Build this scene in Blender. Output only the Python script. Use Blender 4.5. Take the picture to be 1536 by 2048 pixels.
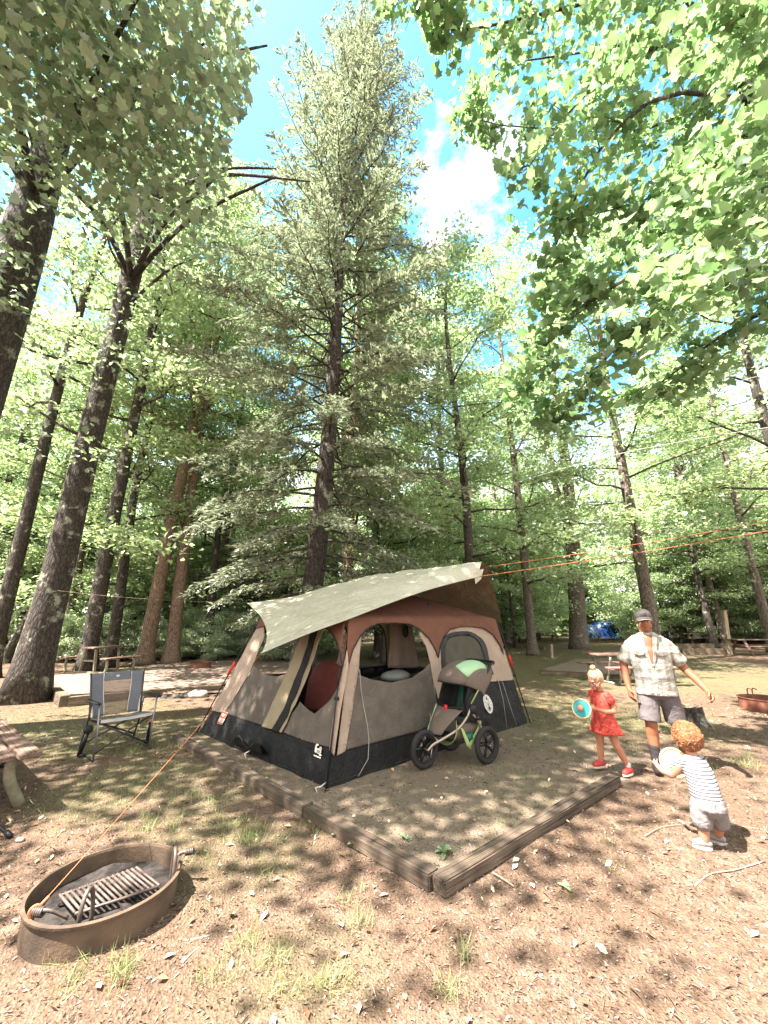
import bpy, bmesh, math, random
import numpy as np
from mathutils import Vector, Matrix, noise, geometry
R = math.radians
for o in list(bpy.data.objects): bpy.data.objects.remove(o)
scene = bpy.context.scene
C = scene.collection
# ------------------------------------------------------------------ camera
PITCH = R(16.0); CP = math.cos(PITCH); SP = math.sin(PITCH); F = 772.0; CAMZ = 1.6
cam_d = bpy.data.cameras.new('camera'); cam = bpy.data.objects.new('camera', cam_d); C.objects.link(cam)
cam.location = (0, 0, CAMZ); cam.rotation_euler = (R(90) + PITCH, 0, 0)
cam_d.sensor_fit = 'VERTICAL'; cam_d.sensor_height = 36.0; cam_d.sensor_width = 27.0
cam_d.lens = F / 2048 * 36.0; cam_d.clip_start = 0.05; cam_d.clip_end = 2000
scene.camera = cam
# ------------------------------------------------------------------ light
SUN_EL = R(61); SUN_H = Vector((-0.88, -0.47, 0)).normalized()
sun_dir = Vector((SUN_H.x*math.cos(SUN_EL), SUN_H.y*math.cos(SUN_EL), math.sin(SUN_EL)))   # towards the sun
w = bpy.data.worlds.new('World'); scene.world = w; w.use_nodes = True
nt = w.node_tree; nt.nodes.clear()
out = nt.nodes.new('ShaderNodeOutputWorld'); bg = nt.nodes.new('ShaderNodeBackground')
sky = nt.nodes.new('ShaderNodeTexSky'); sky.sky_type = 'NISHITA'; sky.sun_disc = False
sky.sun_elevation = SUN_EL; sky.sun_rotation = math.atan2(SUN_H.x, SUN_H.y)
sky.air_density = 1.0; sky.dust_density = 1.6; sky.ozone_density = 1.0
bg.inputs[1].default_value = 0.10
tc = nt.nodes.new('ShaderNodeTexCoord')
def vmath(t, op, a=None, b=None):
    n = t.nodes.new('ShaderNodeVectorMath'); n.operation = op
    for i, s in enumerate((a, b)):
        if s is None: continue
        if isinstance(s, (tuple, list)): n.inputs[i].default_value = s
        else: t.links.new(s, n.inputs[i])
    return n
def fmath(t, op, a, b=0.0, clamp=False):
    n = t.nodes.new('ShaderNodeMath'); n.operation = op; n.use_clamp = clamp
    for i, s in enumerate((a, b)):
        if isinstance(s, (int, float)): n.inputs[i].default_value = s
        else: t.links.new(s, n.inputs[i])
    return n.outputs[0]
tint = vmath(nt, 'MULTIPLY', sky.outputs[0], (0.50, 0.93, 1.02))
# a small fair-weather cloud high up ahead
mask = None
for c, rad in (((0.155, 0.55, 0.82), 0.115), ((0.20, 0.50, 0.84), 0.085), ((0.115, 0.62, 0.775), 0.075), ((0.13, 0.80, 0.55), 0.10)):
    dn = vmath(nt, 'DISTANCE', tc.outputs['Generated'], c)
    m = fmath(nt, 'SUBTRACT', 1.0, fmath(nt, 'DIVIDE', dn.outputs['Value'], rad))
    mask = m if mask is None else fmath(nt, 'MAXIMUM', mask, m)
nz = nt.nodes.new('ShaderNodeTexNoise'); nz.inputs['Scale'].default_value = 16; nz.inputs['Detail'].default_value = 7
nz.inputs['Roughness'].default_value = 0.62
nt.links.new(tc.outputs['Generated'], nz.inputs['Vector'])
mk = fmath(nt, 'ADD', fmath(nt, 'MULTIPLY', mask, 1.6), fmath(nt, 'MULTIPLY', fmath(nt, 'SUBTRACT', nz.outputs['Fac'], 0.55), 5.0), True)
mix = nt.nodes.new('ShaderNodeMix'); mix.data_type = 'RGBA'
nt.links.new(mk, mix.inputs['Factor']); nt.links.new(tint.outputs[0], mix.inputs['A']); mix.inputs['B'].default_value = (2.6, 2.5, 2.6, 1)
# added fill light: unseen white cloud behind and beside camera, bright band along horizon
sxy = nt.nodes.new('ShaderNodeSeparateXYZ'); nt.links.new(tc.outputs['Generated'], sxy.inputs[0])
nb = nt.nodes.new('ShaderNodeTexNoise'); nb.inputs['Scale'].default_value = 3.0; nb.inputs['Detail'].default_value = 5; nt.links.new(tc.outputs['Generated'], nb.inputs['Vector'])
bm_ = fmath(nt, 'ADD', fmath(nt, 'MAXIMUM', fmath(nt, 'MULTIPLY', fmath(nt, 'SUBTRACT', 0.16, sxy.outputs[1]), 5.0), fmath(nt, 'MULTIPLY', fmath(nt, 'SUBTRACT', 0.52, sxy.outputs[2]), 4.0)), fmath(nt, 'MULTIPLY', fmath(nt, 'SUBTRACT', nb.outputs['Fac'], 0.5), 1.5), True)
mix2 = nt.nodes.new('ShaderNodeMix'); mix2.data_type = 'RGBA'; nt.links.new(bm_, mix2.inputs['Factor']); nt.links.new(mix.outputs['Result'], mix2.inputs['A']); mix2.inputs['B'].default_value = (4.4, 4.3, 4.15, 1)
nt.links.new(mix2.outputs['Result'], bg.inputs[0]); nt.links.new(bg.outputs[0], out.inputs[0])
sl = bpy.data.lights.new('sun', 'SUN'); sl.energy = 5.0; sl.angle = R(0.53); sl.color = (1.0, 0.93, 0.85)
so = bpy.data.objects.new('sun', sl); C.objects.link(so); so.location = (-20, -5, 40)
so.rotation_euler = (-sun_dir).to_track_quat('-Z', 'Y').to_euler()
vs = scene.view_settings; vs.view_transform = 'Standard'; vs.look = 'None'; vs.exposure = 2.75; vs.gamma = 1.0; vs.use_curve_mapping = False
scene.render.engine = 'CYCLES'
scene.cycles.max_bounces = 10; scene.cycles.diffuse_bounces = 5; scene.cycles.transmission_bounces = 6; scene.cycles.transparent_max_bounces = 12
# ------------------------------------------------------------------ helpers
def ray(px, py):
    d = (1024 - py) / F
    return Vector(((px - 768) / F, CP - SP*d, SP + CP*d))
def G(px, py, z=0.0):
    r = ray(px, py); t = (z - CAMZ) / r.z
    return Vector((r.x*t, r.y*t, z))
def D(px, py, Y):
    r = ray(px, py); t = Y / r.y
    return Vector((r.x*t, Y, CAMZ + r.z*t))
def proj(P):
    x, y, z = P[0], P[1], P[2] - CAMZ
    f = y*CP + z*SP; u = -y*SP + z*CP
    if f <= 0.05: return (-9999, -9999, f)
    return (768 + F*x/f, 1024 - F*u/f, f)
def tag(o, label=None, cat=None, group=None, kind=None):
    if label: o['label'] = label
    if cat: o['category'] = cat
    if group: o['group'] = group
    if kind: o['kind'] = kind
    return o
def thing(name, label, cat, loc=(0, 0, 0), rz=0.0, group=None):
    o = bpy.data.objects.new(name, None); C.objects.link(o); o.location = loc; o.rotation_euler = (0, 0, rz)
    o.empty_display_size = 0.2
    return tag(o, label, cat, group)
class MB:
    def __init__(s): s.v = []; s.f = []
    def add(s, vs, fs):
        b = len(s.v); s.v.extend([tuple(p) for p in vs]); s.f.extend([tuple(i + b for i in f) for f in fs]); return s
    def box(s, c, size, rz=0.0, M=None, bev=0.0):
        hx, hy, hz = size[0]/2, size[1]/2, size[2]/2
        m = M if M is not None else Matrix.Rotation(rz, 3, 'Z')
        c = Vector(c)
        if bev <= 0:
            vs = [c + m @ Vector((x*hx, y*hy, z*hz)) for x in (-1, 1) for y in (-1, 1) for z in (-1, 1)]
            return s.add(vs, [(0, 1, 3, 2), (4, 6, 7, 5), (0, 4, 5, 1), (2, 3, 7, 6), (0, 2, 6, 4), (1, 5, 7, 3)])
        bm = bmesh.new(); bmesh.ops.create_cube(bm, size=1)
        for v in bm.verts: v.co = Vector((v.co.x*size[0], v.co.y*size[1], v.co.z*size[2]))
        bmesh.ops.bevel(bm, geom=list(bm.edges), offset=bev, segments=1, affect='EDGES')
        bm.verts.index_update()
        s.add([c + m @ v.co for v in bm.verts], [[v.index for v in f.verts] for f in bm.faces]); bm.free(); return s
    def beam(s, a, b, w, h, up=(0, 0, 1), bev=0.0):
        a = Vector(a); b = Vector(b); d = (b - a); L = d.length; x = d / L
        u = Vector(up); y = u.cross(x)
        if y.length < 1e-4: y = Vector((0, 1, 0)).cross(x)
        y.normalize(); z = x.cross(y)
        return s.box((a + b)/2, (L, w, h), M=Matrix((x, y, z)).transposed(), bev=bev)
    def tube(s, pts, rad, n=8, cap=True, sq=1.0, up=None):
        pts = [Vector(p) for p in pts]; k = len(pts)
        if isinstance(rad, (int, float)): rad = [rad]*k
        b = len(s.v); prev = None
        for i, p in enumerate(pts):
            t = (pts[min(i+1, k-1)] - pts[max(i-1, 0)])
            if t.length < 1e-9: t = Vector((0, 0, 1))
            t.normalize()
            if prev is None:
                ref = Vector(up) if up is not None else (Vector((0, 0, 1)) if abs(t.z) < .9 else Vector((1, 0, 0)))
                a = (ref - t*ref.dot(t)).normalized()
            else:
                a = (prev - t*prev.dot(t))
                a = a.normalized() if a.length > 1e-6 else t.orthogonal().normalized()
            prev = a; c = t.cross(a)
            for j in range(n):
                an = 2*math.pi*j/n
                s.v.append(tuple(p + (a*math.cos(an)*sq + c*math.sin(an))*rad[i]))
        for i in range(k-1):
            for j in range(n):
                s.f.append((b+i*n+j, b+i*n+(j+1) % n, b+(i+1)*n+(j+1) % n, b+(i+1)*n+j))
        if cap:
            s.f.append(tuple(b+j for j in reversed(range(n)))); s.f.append(tuple(b+(k-1)*n+j for j in range(n)))
        return s
    def limb(s, pts, rads, n=12):
        # closed tube with rounded ends
        pts = [Vector(p) for p in pts]; P = []; Q = []
        d0 = (pts[0]-pts[1]).normalized(); d1 = (pts[-1]-pts[-2]).normalized()
        for a in (0.98, 0.8, 0.45): P.append(pts[0] + d0*rads[0]*a); Q.append(rads[0]*math.sqrt(1-a*a))
        for i in range(len(pts)-1):
            for q in range(4):
                t = q/4; P.append(pts[i].lerp(pts[i+1], t)); Q.append(rads[i]*(1-t)+rads[i+1]*t)
        P.append(pts[-1]); Q.append(rads[-1])
        for a in (0.45, 0.8, 0.98): P.append(pts[-1] + d1*rads[-1]*a); Q.append(rads[-1]*math.sqrt(1-a*a))
        return s.tube(P, Q, n)
    def stack(s, rings, n=20, p=2.3):
        # rings (x, y, z, rx, ry), closed
        b = len(s.v)
        for (x, y, z, rx, ry) in rings:
            for j in range(n):
                a = 2*math.pi*j/n; c, d = math.cos(a), math.sin(a)
                s.v.append((x + rx*math.copysign(abs(c)**(2/p), c), y + ry*math.copysign(abs(d)**(2/p), d), z))
        k = len(rings)
        for i in range(k-1):
            for j in range(n): s.f.append((b+i*n+j, b+i*n+(j+1) % n, b+(i+1)*n+(j+1) % n, b+(i+1)*n+j))
        s.f.append(tuple(b+j for j in reversed(range(n)))); s.f.append(tuple(b+(k-1)*n+j for j in range(n)))
        return s
    def ell(s, c, r, M=None, n=14, m=10):
        c = Vector(c); M = M or Matrix.Identity(3); b = len(s.v)
        r = (r, r, r) if isinstance(r, (int, float)) else r
        for i in range(1, m):
            th = math.pi*i/m
            for j in range(n):
                a = 2*math.pi*j/n
                s.v.append(tuple(c + M @ Vector((r[0]*math.sin(th)*math.cos(a), r[1]*math.sin(th)*math.sin(a), r[2]*math.cos(th)))))
        t = len(s.v); s.v.append(tuple(c + M @ Vector((0, 0, r[2])))); s.v.append(tuple(c - M @ Vector((0, 0, r[2]))))
        for i in range(m-2):
            for j in range(n): s.f.append((b+i*n+j, b+(i+1)*n+j, b+(i+1)*n+(j+1) % n, b+i*n+(j+1) % n))
        for j in range(n):
            s.f.append((t, b+j, b+(j+1) % n)); s.f.append((t+1, b+(m-2)*n+(j+1) % n, b+(m-2)*n+j))
        return s
    def grid(s, fn, nu, nv, flip=False):
        b = len(s.v)
        for j in range(nv+1):
            for i in range(nu+1): s.v.append(tuple(fn(i/nu, j/nv)))
        for j in range(nv):
            for i in range(nu):
                q = (b+j*(nu+1)+i, b+j*(nu+1)+i+1, b+(j+1)*(nu+1)+i+1, b+(j+1)*(nu+1)+i)
                s.f.append(q[::-1] if flip else q)
        return s
    def torus(s, c, M, Rr, r, n=36, m=10, sq=1.0, knob=0.0):
        c = Vector(c); b = len(s.v)
        for i in range(n):
            a = 2*math.pi*i/n
            for j in range(m):
                q = 2*math.pi*j/m; kr = r*(1 + (knob if (i + j) % 2 else 0))
                rr = Rr + kr*math.cos(q)
                s.v.append(tuple(c + M @ Vector((rr*math.cos(a), kr*sq*math.sin(q), rr*math.sin(a)))))
        for i in range(n):
            for j in range(m):
                s.f.append((b+i*m+j, b+i*m+(j+1) % m, b+((i+1) % n)*m+(j+1) % m, b+((i+1) % n)*m+j))
        return s
def build(name, mb, mat, parent=None, loc=None, smooth=False, off=None, solid=0.0, remesh=0.0, smooth_it=0, bevel=0.0, auto=False):
    v = mb.v
    if off is not None:
        ox, oy, oz = off; v = [(a-ox, b-oy, c-oz) for a, b, c in v]
    me = bpy.data.meshes.new(name); me.from_pydata(v, [], mb.f); me.update()
    if mat: me.materials.append(mat)
    o = bpy.data.objects.new(name, me); C.objects.link(o)
    if parent is not None: o.parent = parent
    if loc is not None: o.location = loc
    if smooth or remesh:
        me.polygons.foreach_set('use_smooth', [True]*len(me.polygons))
    if solid:
        m = o.modifiers.new('thickness', 'SOLIDIFY'); m.thickness = solid; m.offset = 0
    if remesh:
        m = o.modifiers.new('skin', 'REMESH'); m.mode = 'VOXEL'; m.voxel_size = remesh; m.use_smooth_shade = True
        if smooth_it:
            m = o.modifiers.new('soft', 'SMOOTH'); m.iterations = smooth_it; m.factor = 0.5
    if bevel:
        m = o.modifiers.new('bevel', 'BEVEL'); m.width = bevel; m.segments = 2; m.limit_method = 'ANGLE'
    return o
def spline(pts, n):
    pts = [Vector(p) for p in pts]; k = len(pts)-1; o = []
    for i in range(n+1):
        t = i/n*k; a = min(int(t), k-1); f = t-a
        p0, p1, p2, p3 = pts[max(a-1, 0)], pts[a], pts[a+1], pts[min(a+2, k)]
        o.append(0.5*((2*p1) + (p2-p0)*f + (2*p0-5*p1+4*p2-p3)*f*f + (3*p1-p0-3*p2+p3)*f**3))
    return o
def lerp(a, b, t): return a + (b-a)*t
# ------------------------------------------------------------------ materials
def rgb(c): return (c[0], c[1], c[2], 1.0)
def ramp(t, fac, stops, interp='LINEAR'):
    n = t.nodes.new('ShaderNodeValToRGB'); n.color_ramp.interpolation = interp
    e = n.color_ramp.elements
    while len(e) < len(stops): e.new(0.5)
    for i, (p, c) in enumerate(stops): e[i].position = p; e[i].color = rgb(c)
    if fac is not None: t.links.new(fac, n.inputs[0])
    return n.outputs[0]
def noise_n(t, vec, scale, detail=4, rough=0.55, dist=0.0):
    n = t.nodes.new('ShaderNodeTexNoise'); n.inputs['Scale'].default_value = scale; n.inputs['Detail'].default_value = detail
    n.inputs['Roughness'].default_value = rough; n.inputs['Distortion'].default_value = dist
    t.links.new(vec, n.inputs['Vector']); return n.outputs['Fac']
def bsdf(name):
    m = bpy.data.materials.new(name); m.use_nodes = True; t = m.node_tree
    p = t.nodes['Principled BSDF']; p.inputs['Specular IOR Level'].default_value = 0.3
    return m, t, p
def mixc(t, fac, a, b, mode='MIX'):
    n = t.nodes.new('ShaderNodeMix'); n.data_type = 'RGBA'; n.blend_type = mode
    for k, s in (('Factor', fac), ('A', a), ('B', b)):
        i = n.inputs[k]
        if isinstance(s, (int, float)): i.default_value = s
        elif isinstance(s, tuple): i.default_value = rgb(s)
        else: t.links.new(s, i)
    return n.outputs['Result']
def bump(t, p, h, strength=0.3, dist=0.01):
    b = t.nodes.new('ShaderNodeBump'); b.inputs['Strength'].default_value = strength; b.inputs['Distance'].default_value = dist
    t.links.new(h, b.inputs['Height']); t.links.new(b.outputs[0], p.inputs['Normal'])
def mat_basic(name, c, rough=0.7, metal=0.0, var=0.15, scale=6.0, bs=0.0, bscale=40.0, c2=None, stretch=None):
    m, t, p = bsdf(name); tc = t.nodes.new('ShaderNodeTexCoord'); vec = tc.outputs['Object']
    if stretch:
        mp = t.nodes.new('ShaderNodeMapping'); mp.inputs['Scale'].default_value = stretch
        t.links.new(vec, mp.inputs['Vector']); vec = mp.outputs[0]
    c2 = c2 or tuple(x*(1-var*2) for x in c); c1 = tuple(min(1, x*(1+var)) for x in c)
    n = noise_n(t, vec, scale, 6, 0.6)
    t.links.new(ramp(t, n, [(0.3, c2), (0.7, c1)]), p.inputs['Base Color'])
    p.inputs['Roughness'].default_value = rough; p.inputs['Metallic'].default_value = metal
    if bs: bump(t, p, noise_n(t, vec, bscale, 5, 0.6), bs, 0.01)
    return m
def mat_fabric(name, c, var=0.08, translucent=0.0, rough=0.8, wr=0.35, wscale=7.0, sheen=0.0, weave=700):
    m, t, p = bsdf(name); tc = t.nodes.new('ShaderNodeTexCoord'); vec = tc.outputs['Object']
    n = noise_n(t, vec, 5.0, 5, 0.6)
    col = ramp(t, n, [(0.3, tuple(x*(1-var*1.5) for x in c)), (0.7, tuple(min(1, x*(1+var)) for x in c))])
    t.links.new(col, p.inputs['Base Color']); p.inputs['Roughness'].default_value = rough
    h = fmath(t, 'ADD', noise_n(t, vec, wscale, 4, 0.6, 1.2), fmath(t, 'MULTIPLY', noise_n(t, vec, weave, 1), 0.04))
    bump(t, p, h, wr, 0.03)
    if translucent:
        tr = t.nodes.new('ShaderNodeBsdfTranslucent'); t.links.new(col, tr.inputs[0])
        mx = t.nodes.new('ShaderNodeMixShader'); mx.inputs[0].default_value = translucent
        t.links.new(p.outputs[0], mx.inputs[1]); t.links.new(tr.outputs[0], mx.inputs[2])
        t.links.new(mx.outputs[0], t.nodes['Material Output'].inputs[0])
    return m
def mat_leaf(name, dark, light, trans=0.45, rough=0.42, spec=0.5, scale=0.35, tcol=None):
    m, t, p = bsdf(name); g = t.nodes.new('ShaderNodeNewGeometry'); tc = t.nodes.new('ShaderNodeTexCoord')
    f = fmath(t, 'ADD', fmath(t, 'MULTIPLY', g.outputs['Random Per Island'], 0.62), fmath(t, 'MULTIPLY', noise_n(t, g.outputs['Position'], scale, 3), 0.7))
    col = ramp(t, f, [(0.25, dark), (0.95, light)])
    t.links.new(col, p.inputs['Base Color']); p.inputs['Roughness'].default_value = rough; p.inputs['Specular IOR Level'].default_value = spec
    tr = t.nodes.new('ShaderNodeBsdfTranslucent')
    t.links.new(mixc(t, 1.0, col, tcol or (1.05, 1.2, 0.78), 'MULTIPLY'), tr.inputs[0])
    mx = t.nodes.new('ShaderNodeMixShader'); mx.inputs[0].default_value = trans
    t.links.new(p.outputs[0], mx.inputs[1]); t.links.new(tr.outputs[0], mx.inputs[2])
    t.links.new(mx.outputs[0], t.nodes['Material Output'].inputs[0])
    return m
def mat_bark(name, c1, c2, lichen=(0.30, 0.32, 0.26), lf=0.62, vs=2.2):
    m, t, p = bsdf(name); tc = t.nodes.new('ShaderNodeTexCoord'); vec = tc.outputs['Object']
    mp = t.nodes.new('ShaderNodeMapping'); mp.inputs['Scale'].default_value = (7, 7, vs); t.links.new(vec, mp.inputs['Vector'])
    n = noise_n(t, mp.outputs[0], 2.2, 8, 0.7, 0.6)
    vo = t.nodes.new('ShaderNodeTexVoronoi'); vo.feature = 'DISTANCE_TO_EDGE'; vo.inputs['Scale'].default_value = 2.6
    t.links.new(mp.outputs[0], vo.inputs['Vector'])
    col = ramp(t, n, [(0.35, c1), (0.7, c2)])
    crack = ramp(t, vo.outputs['Distance'], [(0.0, (0.25, 0.25, 0.25)), (0.16, (1, 1, 1))])
    col = mixc(t, 0.8, col, crack, 'MULTIPLY')
    lm = ramp(t, noise_n(t, vec, 2.4, 7, 0.7), [(lf, (0, 0, 0)), (lf+0.07, (1, 1, 1))])
    col = mixc(t, lm, col, lichen)
    t.links.new(col, p.inputs['Base Color']); p.inputs['Roughness'].default_value = 0.92
    h = fmath(t, 'ADD', n, fmath(t, 'MULTIPLY', vo.outputs['Distance'], 1.2))
    bump(t, p, h, 0.9, 0.03)
    return m
def mat_wood(name, c1, c2, axis='X', rough=0.85):
    sc = {'X': (1.2, 16, 16), 'Y': (16, 1.2, 16), 'Z': (16, 16, 1.2)}[axis]
    m, t, p = bsdf(name); tc = t.nodes.new('ShaderNodeTexCoord')
    mp = t.nodes.new('ShaderNodeMapping'); mp.inputs['Scale'].default_value = sc; t.links.new(tc.outputs['Object'], mp.inputs['Vector'])
    n = noise_n(t, mp.outputs[0], 3.0, 7, 0.65, 0.4)
    b = noise_n(t, tc.outputs['Object'], 3.0, 5, 0.65)
    col = ramp(t, fmath(t, 'ADD', fmath(t, 'MULTIPLY', n, 0.65), fmath(t, 'MULTIPLY', b, 0.35)), [(0.34, c1), (0.64, c2)])
    mp2 = t.nodes.new('ShaderNodeMapping'); mp2.inputs['Scale'].default_value = tuple(x*(.45 if x < 2 else 2.2) for x in sc); t.links.new(tc.outputs['Object'], mp2.inputs['Vector'])
    ck = ramp(t, noise_n(t, mp2.outputs[0], 2.2, 4, 0.5, 0.2), [(0.36, (.25, .22, .2)), (0.43, (1, 1, 1))])
    col = mixc(t, .85, col, ck, 'MULTIPLY')
    st_ = ramp(t, noise_n(t, tc.outputs['Object'], 1.6, 6, 0.7), [(0.42, (.62, .60, .60)), (0.6, (1.1, 1.08, 1.05))]); col = mixc(t, .9, col, st_, 'MULTIPLY')
    t.links.new(col, p.inputs['Base Color']); p.inputs['Roughness'].default_value = rough
    bump(t, p, fmath(t, 'ADD', n, ck), 0.7, 0.012); return m
M = {}
M['leaf_near'] = mat_leaf('leaf_broad_green', (0.09, 0.16, 0.075), (0.30, 0.40, 0.24), 0.55, 0.33, 0.6, 0.8)
M['leaf_left'] = mat_leaf('leaf_grey_green', (0.14, 0.175, 0.12), (0.32, 0.365, 0.275), 0.5, 0.34, 0.6, 0.8)
M['leaf_mid'] = mat_leaf('leaf_wood_green', (0.12, 0.185, 0.095), (0.45, 0.52, 0.33), 0.5, 0.33, 0.7, 0.30)
M['leaf_pale'] = mat_leaf('leaf_pale_green', (0.18, 0.24, 0.14), (0.54, 0.59, 0.42), 0.5, 0.33, 0.7, 0.30)
M['leaf_shrub'] = mat_leaf('leaf_shrub_green', (0.22, 0.28, 0.16), (0.60, 0.65, 0.50), 0.4, 0.4, 0.5, 0.5)
M['needle'] = mat_leaf('needle_olive_green', (0.10, 0.12, 0.08), (0.37, 0.39, 0.29), 0.35, 0.4, 0.5, 0.5, (1.0, 1.1, 0.9))
M['grass'] = mat_leaf('grass_blades', (0.12, 0.15, 0.055), (0.34, 0.36, 0.17), 0.4, 0.5, 0.3, 1.5)
M['bark_dark'] = mat_bark('bark_dark', (0.032, 0.026, 0.021), (0.105, 0.086, 0.070), (0.26, 0.26, 0.20), 0.56)
M['bark_grey'] = mat_bark('bark_grey', (0.08, 0.065, 0.052), (0.24, 0.19, 0.155), (0.30, 0.29, 0.24), 0.60)
M['bark_brown'] = mat_bark('bark_brown', (0.16, 0.105, 0.075), (0.36, 0.25, 0.185), (0.28, 0.25, 0.2), 0.66)
M['bark_thin'] = mat_basic('twig_bark', (0.05, 0.04, 0.032), 0.9, var=0.25)
# ------------------------------------------------------------------ foliage machinery
MAPLE = [(0.0, -0.42), (0.16, -0.36), (0.42, -0.34), (0.36, -0.12), (0.58, 0.12), (0.30, 0.14), (0.26, 0.30), (0.0, 0.60),
         (-0.26, 0.30), (-0.30, 0.14), (-0.58, 0.12), (-0.36, -0.12), (-0.42, -0.34), (-0.16, -0.36)]
def leaf_mesh(name, cen, nor, size, rng, kind='quad', mat=None, dirv=None, aspect=0.6):
    """one mesh of many separate leaves; cen (N,3), nor (N,3), size (N,)"""
    N = len(cen)
    nor = nor / (np.linalg.norm(nor, axis=1, keepdims=True) + 1e-9)
    if dirv is None:
        a = rng.normal(size=(N, 3))
    else: a = dirv
    if kind == 'maple': nor = nor + 0.0
    a = a - nor * np.sum(a*nor, axis=1, keepdims=True); a /= (np.linalg.norm(a, axis=1, keepdims=True) + 1e-9)
    b = np.cross(nor, a)
    if kind == 'quad':
        tmpl = np.array([(0, -0.55, 0), (aspect*0.5, -0.02, 0.09), (0, 0.6, -0.05), (-aspect*0.5, -0.02, 0.09)])
        faces = [(0, 1, 2), (0, 2, 3)]
    elif kind == 'blade':
        tmpl = np.array([(-aspect*.5, -0.5, 0), (aspect*.5, -0.5, 0), (0.0, 0.6, 0)])
        faces = [(0, 1, 2)]
    else:
        tmpl = np.array([(0, 0, 0.0)] + [(x, y, 0.38*abs(x)-0.55*max(0, y)**2-0.25*x*x) for x, y in MAPLE])
        n = len(MAPLE); faces = [(0, 1+i, 1+(i+1) % n) for i in range(n)]
    k = len(tmpl)
    sz = size[:, None, None]
    V = cen[:, None, :] + sz*(tmpl[None, :, 0:1]*rng.uniform(.72, 1.1, N)[:, None, None]*b[:, None, :] + tmpl[None, :, 1:2]*a[:, None, :] + tmpl[None, :, 2:3]*nor[:, None, :])
    V = V.reshape(-1, 3)
    fa = np.array(faces); nf = len(fa)
    I = (fa[None, :, :] + (np.arange(N)*k)[:, None, None]).reshape(-1)
    me = bpy.data.meshes.new(name)
    me.vertices.add(len(V)); me.vertices.foreach_set('co', V.astype(np.float32).ravel())
    me.loops.add(len(I)); me.loops.foreach_set('vertex_index', I.astype(np.int32))
    me.polygons.add(N*nf); me.polygons.foreach_set('loop_start', (np.arange(N*nf)*3).astype(np.int32))
    me.polygons.foreach_set('loop_total', np.full(N*nf, 3, np.int32))
    me.update(calc_edges=True); me.validate()
    if mat: me.materials.append(mat)
    return me
def link(name, me, parent=None, loc=None):
    o = bpy.data.objects.new(name, me); C.objects.link(o)
    if parent is not None: o.parent = parent
    if loc is not None: o.location = loc
    return o
def spray_leaves(sprays, per, rng, sig=(0.42, 0.42, 0.13), tilt=0.55):
    S = np.array([s[:3] for s in sprays]); sc = np.array([s[3] if len(s) > 3 else 1.0 for s in sprays])
    idx = np.repeat(np.arange(len(S)), per)
    off = rng.normal(size=(len(idx), 3))*np.array(sig)*sc[idx][:, None]
    # sprays slope outward a little
    nor = rng.normal(size=(len(idx), 3))*tilt; nor[:, 2] += 1.0
    off[:, 2] -= 0.10*np.linalg.norm(off[:, :2], axis=1)
    return S[idx] + off, nor
def skeleton(rng, H, r0, cb, cr, nbr, wob=0.25, lean=(0, 0), droop=0.0, top=0.35, low_r=1.0):
    """returns MB of wood and list of spray centres"""
    wood = MB(); sprays = []
    ph = rng.uniform(0, 6)
    def tp(h):
        q = h/H
        return Vector((lean[0]*q + wob*math.sin(q*5+ph)*q, lean[1]*q + wob*math.cos(q*4+ph)*q, h))
    hs = [0, 0.15, 0.4, 0.9] + [H*i/9 for i in range(1, 10)]
    hs = sorted(set(hs)); rad = []
    for h in hs:
        r = r0*(1-h/H)**0.75 + 0.02
        if h < 0.9: r *= 1 + 0.55*(1-h/0.9)**2
        rad.append(r)
    wood.tube([tp(h) for h in hs], rad, 12)
    az = rng.uniform(0, 6.28)
    for i in range(nbr):
        q = (i+0.5)/nbr; h = lerp(cb, H*0.97, q); az += 2.4 + rng.uniform(-.4, .4)
        prof = (lerp(low_r, 1.0, min(1, q*3)))*(1 - max(0, (q-0.35)/0.65)**1.6*(1-top))
        L = cr*prof*rng.uniform(0.7, 1.1); el = lerp(0.15, 0.75, q) + rng.uniform(-.15, .2) - droop
        d = Vector((math.cos(az)*math.cos(el), math.sin(az)*math.cos(el), math.sin(el)))
        p0 = tp(h); br = max(0.015, r0*0.28*(1-q*0.7))
        pts = []
        for k in range(6):
            s = k/5; p = p0 + d*L*s + Vector((0, 0, (-0.12-droop)*L*s*s)) + Vector(rng.normal(size=3)*0.06*L*s)
            pts.append(p)
        wood.tube(pts, [br*(1-0.85*k/5)+0.006 for k in range(6)], 5)
        for k in range(2, 6):
            base = pts[k]
            nsub = 3
            for u in range(nsub):
                a2 = az + rng.uniform(-1.3, 1.3); l2 = L*rng.uniform(0.18, 0.42)*(1.15-k/8)
                e = base + Vector((math.cos(a2), math.sin(a2), rng.uniform(-0.15, 0.4)))*l2
                if rng.uniform() < 0.55: wood.tube([base, base.lerp(e, .5)+Vector((0, 0, .05*l2)), e], [br*0.3+0.004, br*0.2+0.003, 0.003], 4, cap=False)
                sprays.append((e.x, e.y, e.z, rng.uniform(0.8, 1.35)))
                m_ = base.lerp(e, 0.5); sprays.append((m_.x, m_.y, m_.z+0.1, rng.uniform(0.7, 1.1)))
    tpv = tp(H); sprays.append((tpv.x, tpv.y, tpv.z, 0.8))
    return wood, sprays
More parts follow.
